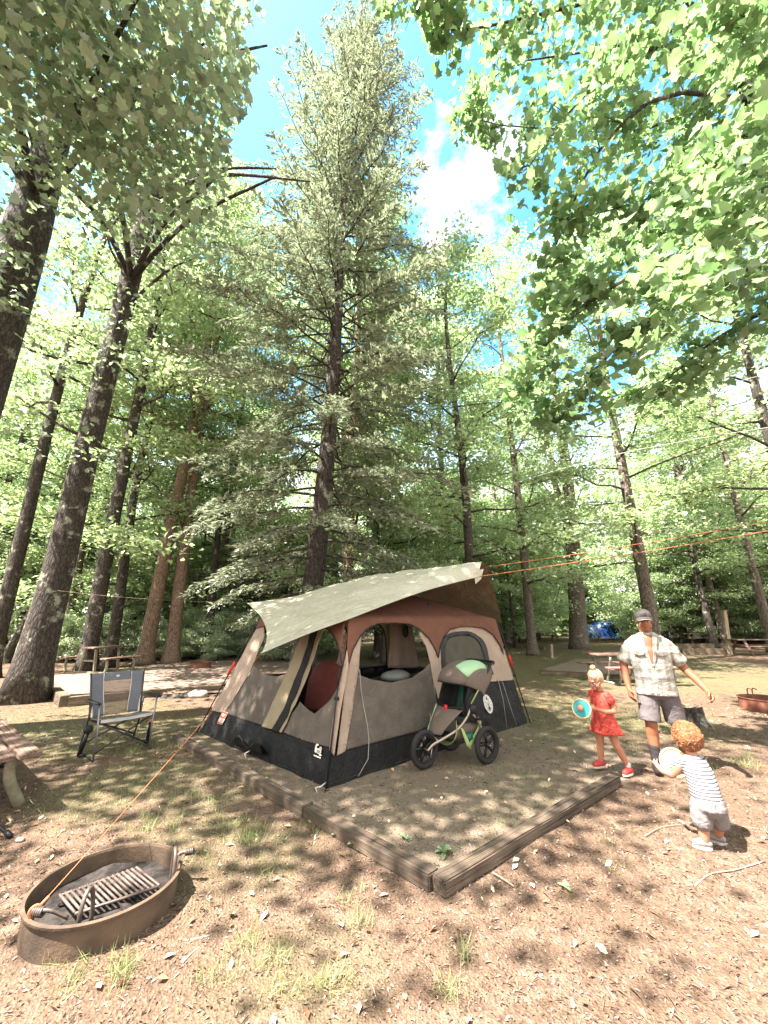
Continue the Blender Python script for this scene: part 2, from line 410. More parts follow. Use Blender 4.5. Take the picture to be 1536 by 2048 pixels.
def variant(seed, H, r0, cb, cr, nbr, per, lsize, leafm, barkm, sig=(0.45, 0.45, 0.16), **kw):
    rng = np.random.default_rng(seed)
    wood, sprays = skeleton(rng, H, r0, cb, cr, nbr, **kw)
    wm = bpy.data.meshes.new('trunk'); wm.from_pydata(wood.v, [], wood.f); wm.update()
    wm.polygons.foreach_set('use_smooth', [True]*len(wm.polygons)); wm.materials.append(M[barkm])
    c, n = spray_leaves(sprays, per, rng, sig)
    lm = leaf_mesh('crown', c, n, rng.uniform(0.7, 1.25, len(c))*lsize, rng, 'quad', M[leafm], aspect=0.75)
    return wm, lm
print('variants')
V = {}
V['a'] = variant(1, 24, 0.21, 4.0, 5.0, 34, 19, 0.17, 'leaf_mid', 'bark_grey')
V['b'] = variant(2, 27, 0.22, 3.2, 5.4, 32, 18, 0.18, 'leaf_pale', 'bark_grey', droop=0.05)
V['c'] = variant(3, 21, 0.21, 3.5, 4.6, 26, 20, 0.17, 'leaf_mid', 'bark_dark', wob=0.6)
V['d'] = variant(4, 25, 0.26, 9.0, 4.6, 24, 21, 0.18, 'leaf_pale', 'bark_brown', wob=0.4)
V['e'] = variant(5, 18, 0.17, 2.5, 4.2, 24, 21, 0.17, 'leaf_mid', 'bark_dark', wob=0.9)
V['s'] = variant(6, 7.0, 0.07, 0.5, 2.9, 18, 38, 0.12, 'leaf_pale', 'bark_dark', sig=(0.36, 0.36, 0.09), wob=0.3, top=0.4)
V['t'] = variant(7, 9.5, 0.09, 0.8, 3.3, 22, 34, 0.13, 'leaf_mid', 'bark_dark', sig=(0.38, 0.38, 0.09), wob=0.5, top=0.4)
V['u'] = variant(8, 2.0, 0.03, 0.12, 1.25, 14, 46, 0.085, 'leaf_shrub', 'bark_thin', sig=(0.20, 0.20, 0.08), wob=0.1, top=0.6)
def plant(v, x, y, label, rz=0.0, s=1.0, sz=None, group=None, cat='tree', name='tree', tilt=(0, 0), leafm=None, trunkm=None):
    wm, lm = V[v]
    t = thing(name, label, cat, (x, y, 0), rz, group); t.scale = (s, s, sz or s); t.rotation_euler = (tilt[0], tilt[1], rz)
    a = link('trunk', wm, t); b = link('crown', lm, t)
    for o, mm in ((a, trunkm), (b, leafm)):
        if mm:
            o.material_slots[0].link = 'OBJECT'; o.material_slots[0].material = M[mm]
    return t
# ------------------------------------------------------------------ trees that can be told apart
rnd = random.Random(7)
def at_px(px, Y): return (px-768)/F*Y/0.99*0.985   # ground x for a pixel column near the horizon line
def HX(px, Y):
    r = ray(px, 1250); return r.x*Y/r.y
print('trees')
# twin pale brown trunks behind the left clearing
plant('d', HX(300, 16.5), 16.5, 'pale brown trunked tree, left of the twin pair behind the left clearing', 0.4, 1.05, tilt=(0, R(1.5)), trunkm='bark_brown')
plant('d', HX(352, 17.0), 17.0, 'pale brown trunked tree, right of the twin pair behind the left clearing', 2.2, 1.0, tilt=(0, R(2.0)), trunkm='bark_brown', leafm='leaf_pale')
plant('d', HX(190, 14.0), 14.0, 'dark trunked tree just right of the big lichen covered leaning trunk', 1.1, 0.95, tilt=(0, R(-1)), trunkm='bark_dark')
plant('e', HX(232, 15.5), 15.5, 'thin dark tree between the dark tree and the twin trunks', 2.0, 1.1, tilt=(0, R(6)))
plant('d', HX(2, 12.5), 12.5, 'dark tree at the left edge of the picture behind the leaning trunk', 3.0, 0.8, 1.0, trunkm='bark_dark')
plant('e', HX(25, 17.0), 17.0, 'slim dark tree leaning right at the left edge', 0.5, 0.9, tilt=(0, R(16)))
plant('d', HX(695, 16.0), 16.0, 'reddish brown tree seen just right of the tall conifer trunk', 0.9, 1.0, leafm='leaf_mid')
plant('c', HX(758, 19.0), 19.0, 'dark narrow tree behind the right side of the conifer', 2.9, 1.0)
plant('c', HX(938, 15.0), 15.0, 'dark tree with many rising limbs above the right end of the tarp', 5.1, 0.9, tilt=(0, R(2)))
plant('a', HX(1303, 17.5), 17.5, 'tall straight grey tree behind the man', 0.0, 1.25, 1.0, tilt=(R(0), R(.5)), leafm='leaf_pale')
plant('a', HX(1655, 13), 13, 'dark trunked tree slanting in from the right edge at mid height', 4.1, .95, trunkm='bark_dark')
plant('a', HX(1535, 23), 23, 'grey trunk on the right edge behind the far picnic table', 3.1, 1.1, trunkm='bark_grey')
plant('c', HX(1420, 27), 27, 'broad pale green tree behind the wooden post', 1.7, 0.95)
plant('b', HX(1060, 21), 21, 'broad pale tree standing behind the right end of the tent', 0.3, 1.0)
plant('b', HX(430, 22), 22, 'tall pale tree filling the gap left of the conifer', 2.3, 0.98)
# forked grey tree right of the tent: custom trunk
def px_tree(name, label, wood_paths, sprays, per, lsize, leafm, barkm, kind='quad', sig=(0.45, 0.45, 0.16), seed=3, base=None, tilt=0.55, roots=None):
    rng = np.random.default_rng(seed)
    base = Vector(base); t = thing(name, label, 'tree', base)
    wb = MB()
    for pts, rad, n in wood_paths:
        wb.tube(pts, rad, n)
    if roots:
        for k in range(6):
            a = k*1.05+0.3; wb.tube([base+Vector((math.cos(a)*roots*.5, math.sin(a)*roots*.5, roots*.9)), base+Vector((math.cos(a)*roots*1.0, math.sin(a)*roots*1.0, roots*.22)), base+Vector((math.cos(a)*roots*1.7, math.sin(a)*roots*1.7, -0.03))], [roots*.30, roots*.24, 0.03], 8)
    o = build('trunk', wb, M[barkm], t, smooth=True, off=base)
    if sprays:
        c, n = spray_leaves(sprays, per, rng, sig, tilt)
        if kind == 'maple':
            kp = np.array([not in_sky(q_) for q_ in c]); c = c[kp]; n = n[kp]
        c = c - np.array(base)
        me = leaf_mesh('crown', c, n, rng.uniform(0.7, 1.3, len(c))*lsize, rng, kind, M[leafm], aspect=0.75)
        link('crown', me, t)
    return t
def ellipsoid_sprays(rng, n, c, r, shell=0.35):
    o = []
    while len(o) < n:
        p = rng.normal(size=3); p /= np.linalg.norm(p); q = lerp(shell, 1, rng.uniform()**0.5)
        p = p*q*np.array(r) + np.array(c); o.append((p[0], p[1], p[2], rng.uniform(0.8, 1.3)))
    return o
# ---- shade rule: leaves culled from the crowns so sun reaches chosen ground spots
def shadow_xy(p):
    k = p[2]/sun_dir.z
    return p[0]-sun_dir.x*k, p[1]-sun_dir.y*k
LIT = [(-1.9, 2.0, 1.25, 0.8), (0.4, 2.1, 1.5, 1.0), (1.6, 2.6, .8, .7), (-0.2, 2.9, .6, .4), (2.6, 3.2, 1.35, 1.5), (3.6, 4.7, 1.3, 0.9), (4.0, 2.2, 1.5, 1.4), (3.2, 1.4, 1.4, 1.2), (0.3, 1.3, 1.4, 0.7),
       (-2.6, 4.3, 1.0, 0.55), (0.3, 3.75, 0.8, 0.45), (1.3, 4.2, .4, .25), (-.2, 4.1, .3, .2), (-3.6, 12.0, 4.5, 3.6), (-6, 16, 5, 3), (6.5, 12.0, 5.0, 4.0), (2.0, 11.0, 1.6, 1.2), (-1.4, 3.3, 0.6, .5), (5.6, 7.0, 2.0, 1.3), (9, 20, 8, 5)]
def lit(p, rng, amount=0.97):
    x, y = shadow_xy(p)
    n = noise.noise(Vector((x*0.9, y*0.9, 3.1)))*0.55 + noise.noise(Vector((x*2.6, y*2.6, 9.1)))*0.35
    for cx, cy, rx, ry in LIT:
        if ((x-cx)/rx)**2 + ((y-cy)/ry)**2 < 1.0 + n*1.3: return rng.uniform() < amount
    if n > 0.24 and y < 9: return rng.uniform() < 0.8
    return False
def in_sky(p):
    u, v, f = proj(p)
    if f < 0.3: return False
    if v < 500 and v > -400:
        k = noise.noise(Vector((u*0.006, v*0.006, 0)))*50 + noise.noise(Vector((u*0.02, v*0.02, 4)))*34
        lx = 508 if v < 180 else lerp(508, 452, min(1, (v-180)/220))
        rx = 745 if v < 40 else (lerp(800, 905, min(1, (v-40)/160)) if v < 290 else lerp(905, 1010, min(1, (v-290)/60)))
        return lx+k < u < rx+k
    return False
def seg_d(u, v, a, b):
    ax, ay = a; bx, by = b; t = max(0, min(1, ((u-ax)*(bx-ax)+(v-ay)*(by-ay))/((bx-ax)**2+(by-ay)**2)))
    return math.hypot(u-ax-t*(bx-ax), v-ay-t*(by-ay))
def left_gap(p):
    # openings in the two left crowns: below the crown line, along both trunks, and ragged holes
    u, v, f = proj(p)
    if f < .3 or u < -40 or u > 620 or v < -40: return False
    k = noise.noise(Vector((p[0]*.9, p[1]*.9, p[2]*.9)))
    if v > 395+k*70+(60 if u > 330 else 0)-(u < 150)*60: return True
    if seg_d(u, v, (20, 570), (140, 170)) < 52: return True
    if v > 270 and seg_d(u, v, (245, 620), (322, 290)) < 38: return True
    return k > .30
rng0 = np.random.default_rng(11)
# left leaning giant with lichen
pl = [D(45, 1418, 9.0), D(66, 1330, 9.0), D(92, 1235, 9.0), D(122, 1120, 9.0), D(150, 1000, 9.0), D(180, 875, 9.0), D(213, 740, 9.0), D(245, 620, 9.0), D(275, 500, 9.0), D(303, 390, 9.0), D(322, 290, 9.0), D(332, 180, 9.1), D(345, 60, 9.2)]
rl = [0.50, 0.37, 0.32, 0.295, 0.28, 0.27, 0.265, 0.26, 0.25, 0.24, 0.21, 0.17, 0.11]
sp = [s for s in ellipsoid_sprays(rng0, 520, (-5.0, 7.2, 14.5), (5.4, 5.6, 5.2)) if not in_sky(s)]
sp += [s for s in ellipsoid_sprays(rng0, 250, (-4.6, 4.4, 8.8), (3.4, 2.6, 2.0), 0.0) if not in_sky(s)]
sp = [s for s in sp if not lit(s, rng0) or proj(s)[0] > 0 and proj(s)[1] > -60 and proj(s)[2] > 1 and rng0.uniform() < 0.5]
br = []
for tgt in [(-2.8, 4.6, 8.6), (-4.2, 3.4, 8.4), (-2.2, 5.6, 10.2), (-6.5, 4.5, 9.5), (-1.9, 7.2, 12.5), (-3, 8.5, 15), (-8.5, 9, 13), (-5.5, 6.0, 16)]:
    p0 = D(300, 400, 9.0) if tgt[2] > 11 else D(262, 560, 9.0)
    e = Vector(tgt); m1 = p0.lerp(e, 0.45) + Vector((0, 0, 0.7)); br.append((spline([p0, m1, e], 8), [0.085*(1-i/9)+0.008 for i in range(9)], 6))
for a, b, c_ in [((215, 735), (60, 700), (20, 640)), ((180, 880), (120, 850), (30, 790)), ((245, 620), (330, 545), (380, 520)), ((275, 500), (330, 545), (345, 590)), ((262, 560), (222, 500), (205, 420))]:
    br.append((spline([D(*a, 9.0), D(*b, 8.6), D(*c_, 8.0)], 6), [0.05*(1-i/7)+0.006 for i in range(7)], 5))
# light leafy twigs hanging in front of the trunks at mid height
sp2 = []
for (u, v, Y) in [(60, 690, 8.2), (150, 735, 8.2), (250, 610, 8.0), (60, 640, 8.4), (30, 590, 8.0), (130, 560, 8.6), (200, 520, 8.6), (90, 500, 8.4), (40, 430, 8.2), (150, 430, 8.5), (30, 520, 8.0), (245, 690, 8.1), (180, 720, 8.3), (110, 720, 8.3), (260, 470, 8.0), (350, 470, 8), (180, 905, 8.2), (20, 760, 8.2), (40, 840, 8.2), (90, 810, 8.3)]:
    for k in range(2):
        q = D(u+rng0.normal()*22, v+rng0.normal()*14, Y); sp2.append((q.x, q.y, q.z, 0.75))
sp = [q_ for q_ in sp if not left_gap(q_)]
lt = px_tree('tree', 'huge dark lichen covered leaning tree rising from behind the blue grey camp chair, left', [(pl, rl, 20)]+br, sp+sp2, 27, 0.13, 'leaf_left', 'bark_dark', 'maple', (0.5, 0.5, 0.24), 21, G(45, 1418), 0.75, roots=None)
# second left giant, base out of frame
p2 = [Vector((-7.25, 6, -0.1)), Vector((-7.2, 6, 0.8)), D(-115, 980, 6), D(-20, 690, 6), D(20, 570, 6), D(58, 450, 6), D(95, 320, 6), D(130, 205, 6), D(160, 90, 6.0), D(185, 0, 6), D(215, -120, 6)]
r2 = [0.55, 0.45, 0.42, 0.40, 0.385, 0.36, 0.30, 0.25, 0.20, 0.16, 0.1]
sp = [s for s in ellipsoid_sprays(rng0, 480, (-5.6, 4.6, 14.5), (5.0, 4.6, 4.6)) if not in_sky(s)]
sp += [s for s in ellipsoid_sprays(rng0, 300, (-4.3, 3.0, 9.6), (3.6, 3.2, 2.0), 0.0) if not in_sky(s)]
sp += ellipsoid_sprays(rng0, 130, (-9.0, 1.6, 8.6), (2.6, 2.6, 2.0), 0.0) + ellipsoid_sprays(rng0, 60, (-7.6, 4.6, 7.2), (1.6, 1.4, 1.0), 0.0)  # unseen leaf clumps added out of frame to shade the left picnic bench area
sp = [s for s in sp if not lit(s, rng0) or (proj(s)[0] > 0 and proj(s)[1] > -60 and proj(s)[2] > 1 and rng0.uniform() < 0.45)]
br = []
for tgt in [(-3.0, 2.8, 9.0), (-4.8, 2.0, 9.2), (-3.2, 4.3, 11.5), (-7.8, 3.0, 11), (-2.5, 5.2, 13.5), (-6, 4, 16)]:
    p0 = D(70, 410, 6) if tgt[2] < 12 else D(120, 240, 6)
    e = Vector(tgt); m1 = p0.lerp(e, 0.5)+Vector((0, 0, 0.5)); br.append((spline([p0, m1, e], 8), [0.09*(1-i/9)+0.008 for i in range(9)], 6))
br.append((spline([D(78, 330, 6), D(62, 265, 5.6), D(35, 210, 5.2), D(-10, 140, 4.8)], 8), [0.075-0.006*i for i in range(9)], 7))
sp = [q_ for q_ in sp if not left_gap(q_)]
px_tree('tree', 'thick mottled trunk slanting up through the upper left corner', [(p2, r2, 18)]+br, sp, 27, 0.125, 'leaf_left', 'bark_dark', 'maple', (0.5, 0.5, 0.24), 22, (-7.25, 6, 0), 0.75)
# right hand maple whose boughs hang into the picture
def bough(pts, n, r, side, rng, sprays, dens=3):
    P = spline(pts, n); paths = [(P, [r*(1-0.9*i/n)+0.004 for i in range(n+1)], 6)]
    for i in range(1, n+1):
        t = (P[i]-P[i-1]).normalized(); L = (P[-1]-P[0]).length
        for k in range(dens):
            d = Vector(rng.normal(size=3)*0.7) + t*0.6 + Vector((0, 0, -0.15)); d.normalize()
            e = P[i] + d*rng.uniform(0.25, side)
            paths.append(([P[i], P[i].lerp(e, .5)+Vector((0, 0, .03)), e], [0.007, 0.005, 0.003], 4))
            sprays.append((e.x, e.y, e.z, rng.uniform(0.7, 1.1))); q = P[i].lerp(e, 0.55); sprays.append((q.x, q.y, q.z, 0.6))
    return paths
rng1 = np.random.default_rng(31); sp = []; paths = []
trunkR = [Vector((7.0, 5.0, -0.1)), Vector((6.95, 5, 0.8)), Vector((6.8, 5, 4)), D(1545, 330, 4.6), D(1500, 150, 4.5), D(1470, -40, 4.4), D(1450, -300, 4.4)]
paths.append((trunkR, [0.42, 0.33, 0.28, 0.24, 0.2, 0.17, 0.12], 16))
B = [
 ([D(1500, 150, 4.5), D(1330, 90, 4.0), D(1180, 180, 3.9), D(1060, 330, 3.9)], 9, 0.035, 0.65),
 ([D(1490, 60, 4.5), D(1300, -20, 4.0), D(1120, 20, 3.8), D(930, 60, 3.7), D(880, 40, 3.7)], 11, 0.035, 0.6),
 ([D(1470, -60, 4.5), D(1260, -160, 3.9), D(1000, -60, 3.5), D(800, -5, 3.4)], 10, 0.03, 0.5),
 ([D(1500, 200, 4.5), D(1330, 190, 4.0), D(1200, 300, 4.3), D(1120, 470, 4.6), D(1085, 560, 4.7)], 10, 0.035, 0.65),
 ([D(1520, 260, 4.6), D(1400, 345, 4.2), D(1290, 400, 4.3), D(1180, 430, 4.6)], 8, 0.03, 0.6),
 ([D(1560, 420, 4.8), D(1440, 470, 4.2), D(1330, 520, 4.2), D(1200, 590, 4.6), D(1100, 680, 5.0), D(1040, 760, 5.3)], 11, 0.04, 0.65),
 ([D(1620, 500, 5.0), D(1480, 545, 4.4), D(1300, 640, 4.6), D(1190, 740, 5.0), D(1120, 840, 5.4)], 11, 0.04, 0.6),
 ([D(1540, 300, 4.6), D(1480, 380, 3.6), D(1430, 470, 3.2), D(1360, 560, 3.0)], 7, 0.02, 0.45),
 ([D(1560, 200, 4.6), D(1520, 230, 3.3), D(1470, 290, 3.0), D(1400, 380, 2.9)], 7, 0.02, 0.40),
 ([D(1540, 60, 4.6), D(1520, 80, 3.2), D(1480, 60, 2.7), D(1430, 20, 2.5)], 6, 0.02, 0.35),
 ([D(1640, 600, 5.2), D(1540, 620, 4.6), D(1430, 680, 4.9), D(1330, 760, 5.4), D(1260, 800, 5.8)], 9, 0.03, 0.6),
 ([D(1500, 100, 4.5), D(1400, 200, 4.6), D(1290, 260, 5.0), D(1150, 260, 5.4), D(1000, 250, 5.6), D(950, 235, 5.6)], 10, 0.03, 0.75),
 ([D(1500, 0, 4.5), D(1350, 60, 4.8), D(1200, 100, 5.2), D(1020, 130, 5.4), D(960, 200, 5.5)], 10, 0.03, 0.7),
 ([D(1520, 250, 4.6), D(1450, 420, 5.0), D(1350, 450, 5.4), D(1220, 520, 5.8), D(1120, 600, 6.2)], 10, 0.03, 0.8),
]
for pts, n, r, side in B: paths += bough(pts, n, r, side, rng1, sp, 3)
sp = [s for s in sp if not in_sky(s)]
sp += [s for s in ellipsoid_sprays(rng1, 240, (7.5, 5.0, 12.5), (4.8, 4.6, 4.6)) if not in_sky(s) and not lit(s, rng1)]
px_tree('tree', 'near broadleaf tree whose large leaved boughs hang across the upper right corner', paths, sp, 11, 0.14, 'leaf_near', 'bark_dark', 'maple', (0.20, 0.20, 0.10), 33, (7.0, 5.0, 0), 0.7)
# forked tree right of tent
fb = G(1160, 1298)
Yf = fb.y
tr = [fb+Vector((0, 0, -0.05)), D(1158, 1285, Yf), D(1155, 1230, Yf), D(1150, 1150, Yf), D(1142, 1050, Yf), D(1134, 940, Yf), D(1115, 820, Yf), D(1100, 700, Yf), D(1085, 560, Yf)]
tr2 = [D(1147, 1120, Yf), D(1130, 1040, Yf), D(1108, 960, Yf), D(1095, 860, Yf), D(1080, 740, Yf), D(1075, 640, Yf)]
sp = ellipsoid_sprays(rng1, 330, (fb.x-2.2, Yf+0.5, 14.5), (5.2, 4.5, 6.0)) + ellipsoid_sprays(rng1, 130, (fb.x-0.5, Yf, 7.5), (5.0, 3.0, 1.8))
sp = [s for s in sp if not in_sky(s)]
brs = []
for i in range(16):
    s = sp[i*17]; p0 = Vector(tr[4+(i % 4)]); e = Vector(s[:3]); brs.append((spline([p0, p0.lerp(e, .5)+Vector((0, 0, .5)), e], 6), [0.06*(1-k/7)+0.008 for k in range(7)], 5))
px_tree('tree', 'forked sunlit grey tree standing just right of the tent', [(tr, [0.75, 0.58, 0.50, 0.47, 0.43, 0.36, 0.27, 0.18, 0.09], 14), (tr2, [0.22, 0.22, 0.20, 0.17, 0.12, 0.06], 10)]+brs, sp, 24, 0.17, 'leaf_pale', 'bark_grey', 'quad', (0.5, 0.5, 0.17), 41, fb, 0.55)
# ---- tall conifer behind the tent
print('conifer')
def conifer():
    rng = np.random.default_rng(5); Y = 11.0
    base = Vector((-2.2, Y, 0)); top = D(727, 52, Y+0.3); H = top.z
    t = thing('conifer_tree', 'tall olive green conifer with a dark trunk, standing behind the tent', 'tree', base)
    def tp(h):
        q = h/H; return base.lerp(top, q)*1.0 + Vector((0.12*math.sin(q*6), 0, 0)) if False else Vector((lerp(base.x, top.x, q)+0.15*math.sin(q*7), lerp(base.y, top.y, q), h))
    wb = MB(); hs = [-.1, .3, 1, 2, 4, 7, 10, 13, 16, 20, 24, 27, H]
    wb.tube([tp(h) for h in hs], [.46, .38, .33, .30, .28, .25, .22, .19, .155, .11, .065, .03, .008], 16)
    cen = []; dirs = []; nor = []; siz = []
    h = 2.3; az = 0.0
    def prof(h):
        q = h/H
        pts = [(0.06, 2.6), (0.10, 3.5), (0.18, 4.3), (0.33, 4.7), (0.45, 4.4), (0.58, 4.1), (0.70, 3.5), (0.80, 3.15), (0.88, 2.5), (0.95, 1.55), (1.0, 0.12)]
        for (a, ra), (b, rb) in zip(pts, pts[1:]):
            if a <= q <= b: return lerp(ra, rb, (q-a)/(b-a))
        return 2.0
    while h < H-0.15:
        step = lerp(0.19, 0.11, h/H); h += step*rng.uniform(0.4, 1.1)
        az += 2.399 + rng.uniform(-.5, .5)
        L = prof(min(h, H-.01))*rng.uniform(0.62, 1.14)
        q = h/H
        el0 = lerp(-0.05, 0.65, q**1.5); p0 = tp(h); hd = Vector((math.cos(az), math.sin(az), 0))
        n = 9; pts = []
        sag = lerp(0.36, 0.12, q)
        for k in range(n):
            s = k/(n-1)
            pts.append(p0 + hd*L*s*math.cos(el0) + Vector((0, 0, L*(math.sin(el0)*s - sag*s*s*0.9))) + Vector(rng.normal(size=3)*0.02*L*s))
        wb.tube(pts, [(0.035*(1-s_/n)+0.004)*lerp(1.2, .6, q) for s_ in range(n)], 5, cap=False)
        side = Vector((-hd.y, hd.x, 0))
        bare = 0.28 if q < 0.45 else 0.12
        ntw = int(L*lerp(13, 12, q))+3
        for k in range(ntw):
            s = bare + (1-bare)*(k+rng.uniform(0, 1))/ntw; s = min(s, .999)
            i = int(s*(n-1)); f = s*(n-1)-i; b = pts[i].lerp(pts[i+1], f); tdir = (pts[i+1]-pts[i]).normalized()
            sd = 1 if k % 2 else -1
            tl = (0.16 + 0.75*(1-s)**0.7*min(1, L/3.5))*rng.uniform(.6, 1.2)*(0.8 if q > .5 else 1)
            td = (tdir*rng.uniform(.4, .9) + side*sd*rng.uniform(.5, 1.0) + Vector((0, 0, rng.uniform(-.5, .12)))).normalized()
            nb = max(3, int(tl/0.060))
            for j in range(nb):
                u = (j+1)/nb
                c = b + td*tl*u + Vector((0, 0, -0.22*tl*u*u)) + Vector(rng.normal(size=3)*0.03)
                dd = td + side*(rng.uniform(-.9, .9)) + tdir*rng.uniform(-.3, .5) + Vector((0, 0, rng.uniform(-.35, .1)))
                cen.append(tuple(c)); dirs.append(tuple(dd)); siz.append(rng.uniform(.13, .24)*lerp(1, .9, q)); nor.append((rng.normal()*.45, rng.normal()*.45, 1))
    build('trunk', wb, M['bark_dark'], t, smooth=True, off=base)
    c = np.array(cen)-np.array(base)
    me = leaf_mesh('crown', c, np.array(nor), np.array(siz), rng, 'quad', M['needle'], np.array(dirs), aspect=0.36)
    link('crown', me, t); print('needles', len(cen))
conifer()
# ------------------------------------------------------------------ background forest
print('forest')
used = []
GR = 'trees of the wood behind the campground'
def far_enough(x, y, d):
    for a, b in used:
        if (a-x)**2+(b-y)**2 < d*d: return False
    return True
n = 0; tries = 0
while n < 46 and tries < 6000:
    tries += 1
    Y = rnd.uniform(18.5, 46) if rnd.random() < .8 else rnd.uniform(18.5, 30); px = rnd.uniform(-260, 1800); x = HX(px, Y)
    if px > 1000 and Y < 27: continue
    if 1060 < px < 1270 and Y < 53: continue
    if not far_enough(x, Y, 3.0): continue
    used.append((x, Y)); v = rnd.choice('abce'); n += 1
    plant(v, x, Y, 'leafy green tree in the dense wood behind the campground', rnd.uniform(0, 6.28), rnd.uniform(.85, 1.1), group=GR, tilt=(rnd.uniform(-.03, .03), rnd.uniform(-.04, .04)), leafm=rnd.choice([None, 'leaf_pale', 'leaf_mid']))
n = 0
while n < 52:
    Y = rnd.uniform(15.5, 38); px = rnd.uniform(-200, 1750)
    if px > 900 and Y < 31: 
        if Y < 25 or rnd.random() < .8: continue
    if px < 620 and Y < 21: continue
    if 1080 < px < 1265: continue
    x = HX(px, Y); n += 1
    plant(rnd.choice('sst'), x, Y, 'bushy young tree with foliage down to the ground at the edge of the wood', rnd.uniform(0, 6.28), rnd.uniform(.75, 1.2), group='young trees along the edge of the wood')
for i in range(34):
    Y = rnd.uniform(31, 46); px = rnd.uniform(880, 1720)
    if 1075 < px < 1270: Y = rnd.uniform(55, 60)
    plant(rnd.choice('st'), HX(px, Y), Y, 'leafy young tree closing the view beyond the right hand field', rnd.uniform(0, 6.28), rnd.uniform(1.2, 1.9), group='young trees beyond the right hand field', leafm=rnd.choice(['leaf_pale', 'leaf_mid']))
# shrubs behind the left clearing and tent
n = 0
while n < 48:
    px = rnd.uniform(150, 620); Y = rnd.uniform(17.6, 22)
    x = HX(px, Y); n += 1
    plant('u', x, Y, 'low leafy shrub in the bank behind the left clearing', rnd.uniform(0, 6.28), rnd.uniform(.4, .95), group='low shrubs behind the left clearing', cat='shrub', name='shrub')
for i in range(26):
    Y = rnd.uniform(33, 44); px = rnd.uniform(1000, 1650)
    if 1090 < px < 1265: Y = rnd.uniform(54, 58)
    plant('u', HX(px, Y), Y, 'low shrub at the foot of the wood beyond the right hand field', rnd.uniform(0, 6.28), rnd.uniform(.9, 1.8), group='low shrubs beyond the right field', cat='shrub', name='shrub')
# far woods as one mass
rngf = np.random.default_rng(77)
N = 46000
ang = rngf.uniform(R(25), R(155), N); rr = rngf.uniform(50, 66, N)
zz = rngf.uniform(0, 1, N)**0.85*19
cl = np.array([noise.noise(Vector((math.cos(a)*r*.25, math.sin(a)*r*.25, z*.25))) for a, r, z in zip(ang, rr, zz)])
k = cl > -0.12
c = np.stack([np.cos(ang)*rr, np.sin(ang)*rr, zz], 1)[k]
nn = rngf.normal(size=c.shape)*.6; nn[:, 2] += 1
tag(link('far_woods', leaf_mesh('far_woods', c, nn, rngf.uniform(.5, 1.0, len(c)), rngf, 'quad', M['leaf_mid'], aspect=.8)), 'distant mass of green woodland closing off the view', 'woods', kind='stuff')
# ------------------------------------------------------------------ ground
print('ground')
def sm(a, b, x):
    t = min(1, max(0, (x-a)/(b-a))); return t*t*(3-2*t)
def blob(x, y, cx, cy, rx, ry): return max(0.0, 1 - ((x-cx)/rx)**2 - ((y-cy)/ry)**2)
PAD = [Vector((0.38, 2.96)), Vector((2.42, 4.62)), Vector((3.4, 5.6)), Vector((0.2, 9.6)), Vector((-2.95, 6.15))]
def in_pad(x, y):
    c = False; n = len(PAD)
    for i in range(n):
        a, b = PAD[i], PAD[(i+1) % n]
        if (a.y > y) != (b.y > y) and x < (b.x-a.x)*(y-a.y)/(b.y-a.y)+a.x: c = not c
    return c
def grass_amt(x, y):
    g = 0
    for cx, cy, rx, ry, a in [(-3.9, 6.6, 2.8, 1.5, 1.0), (-2.3, 4.6, 1.3, 1.1, .8), (-1.2, 3.3, .9, .7, .6), (-6, 7.5, 3, 2, .8), (3.6, 8.2, 2.6, 2.4, 1.0), (8, 15, 9, 6, 1.2), (7, 24, 12, 7, 1.2),
                               (2.6, 6.3, 1.2, 1.0, .6), (-7, 13.8, 5, 2.0, 1.2), (-3, 14, 4, 1.2, .9), (-0.4, 2.3, .5, .5, .5), (4.3, 6.3, .9, .6, .4), (-8, 20, 6, 5, 1.0), (0.9, 4.6, 1.2, 1.2, .35)]:
        g = max(g, a*min(1, 1.6*blob(x, y, cx, cy, rx, ry)))
    n = noise.noise(Vector((x*.9, y*.9, 1.3)))*.6 + noise.noise(Vector((x*3, y*3, 4.3)))*.4
    if y > 27: g = max(g, 0.3)
    return min(1, max(0, g*(0.75+n*1.1)))
def ground_z(x, y):
    d = math.hypot(x, y)
    f = 1 if d < 14 else max(0, 1-(d-14)/10)
    return (noise.noise(Vector((x*.7, y*.7, 0)))*.02 + noise.noise(Vector((x*3.1, y*3.1, 2)))*.010 + noise.noise(Vector((x*9, y*9, 5)))*.004)*f - 0.006 + .06*math.exp(-(((x+1.6)**2+(y-2.745)**2)/.55**2))
def axis(lo, hi, fine, coarse, ext):
    a = list(np.arange(lo, hi+1e-6, fine)); b = hi; s = fine
    while b < ext: s *= coarse; b += s; a.append(b)
    b = lo; s = fine; pre = []
    while b > -ext: s *= coarse; b -= s; pre.append(b)
    return pre[::-1]+a
xs = axis(-8, 7, 0.085, 1.25, 400); ys = axis(0.6, 12, 0.085, 1.25, 400)
gv = [(x, y, ground_z(x, y)) for y in ys for x in xs]; nx = len(xs)
gf = [(j*nx+i, j*nx+i+1, (j+1)*nx+i+1, (j+1)*nx+i) for j in range(len(ys)-1) for i in range(nx-1)]
me = bpy.data.meshes.new('ground'); me.from_pydata(gv, [], gf); me.update()
me.polygons.foreach_set('use_smooth', [True]*len(me.polygons))
at = me.attributes.new('grass', 'FLOAT', 'POINT'); at.data.foreach_set('value', [grass_amt(x, y) for x, y, z in gv])
at = me.attributes.new('pad', 'FLOAT', 'POINT'); at.data.foreach_set('value', [1.0 if in_pad(x, y) else 0.0 for x, y, z in gv])
m, t, p = bsdf('ground_soil')
tc = t.nodes.new('ShaderNodeTexCoord'); ov = tc.outputs['Object']
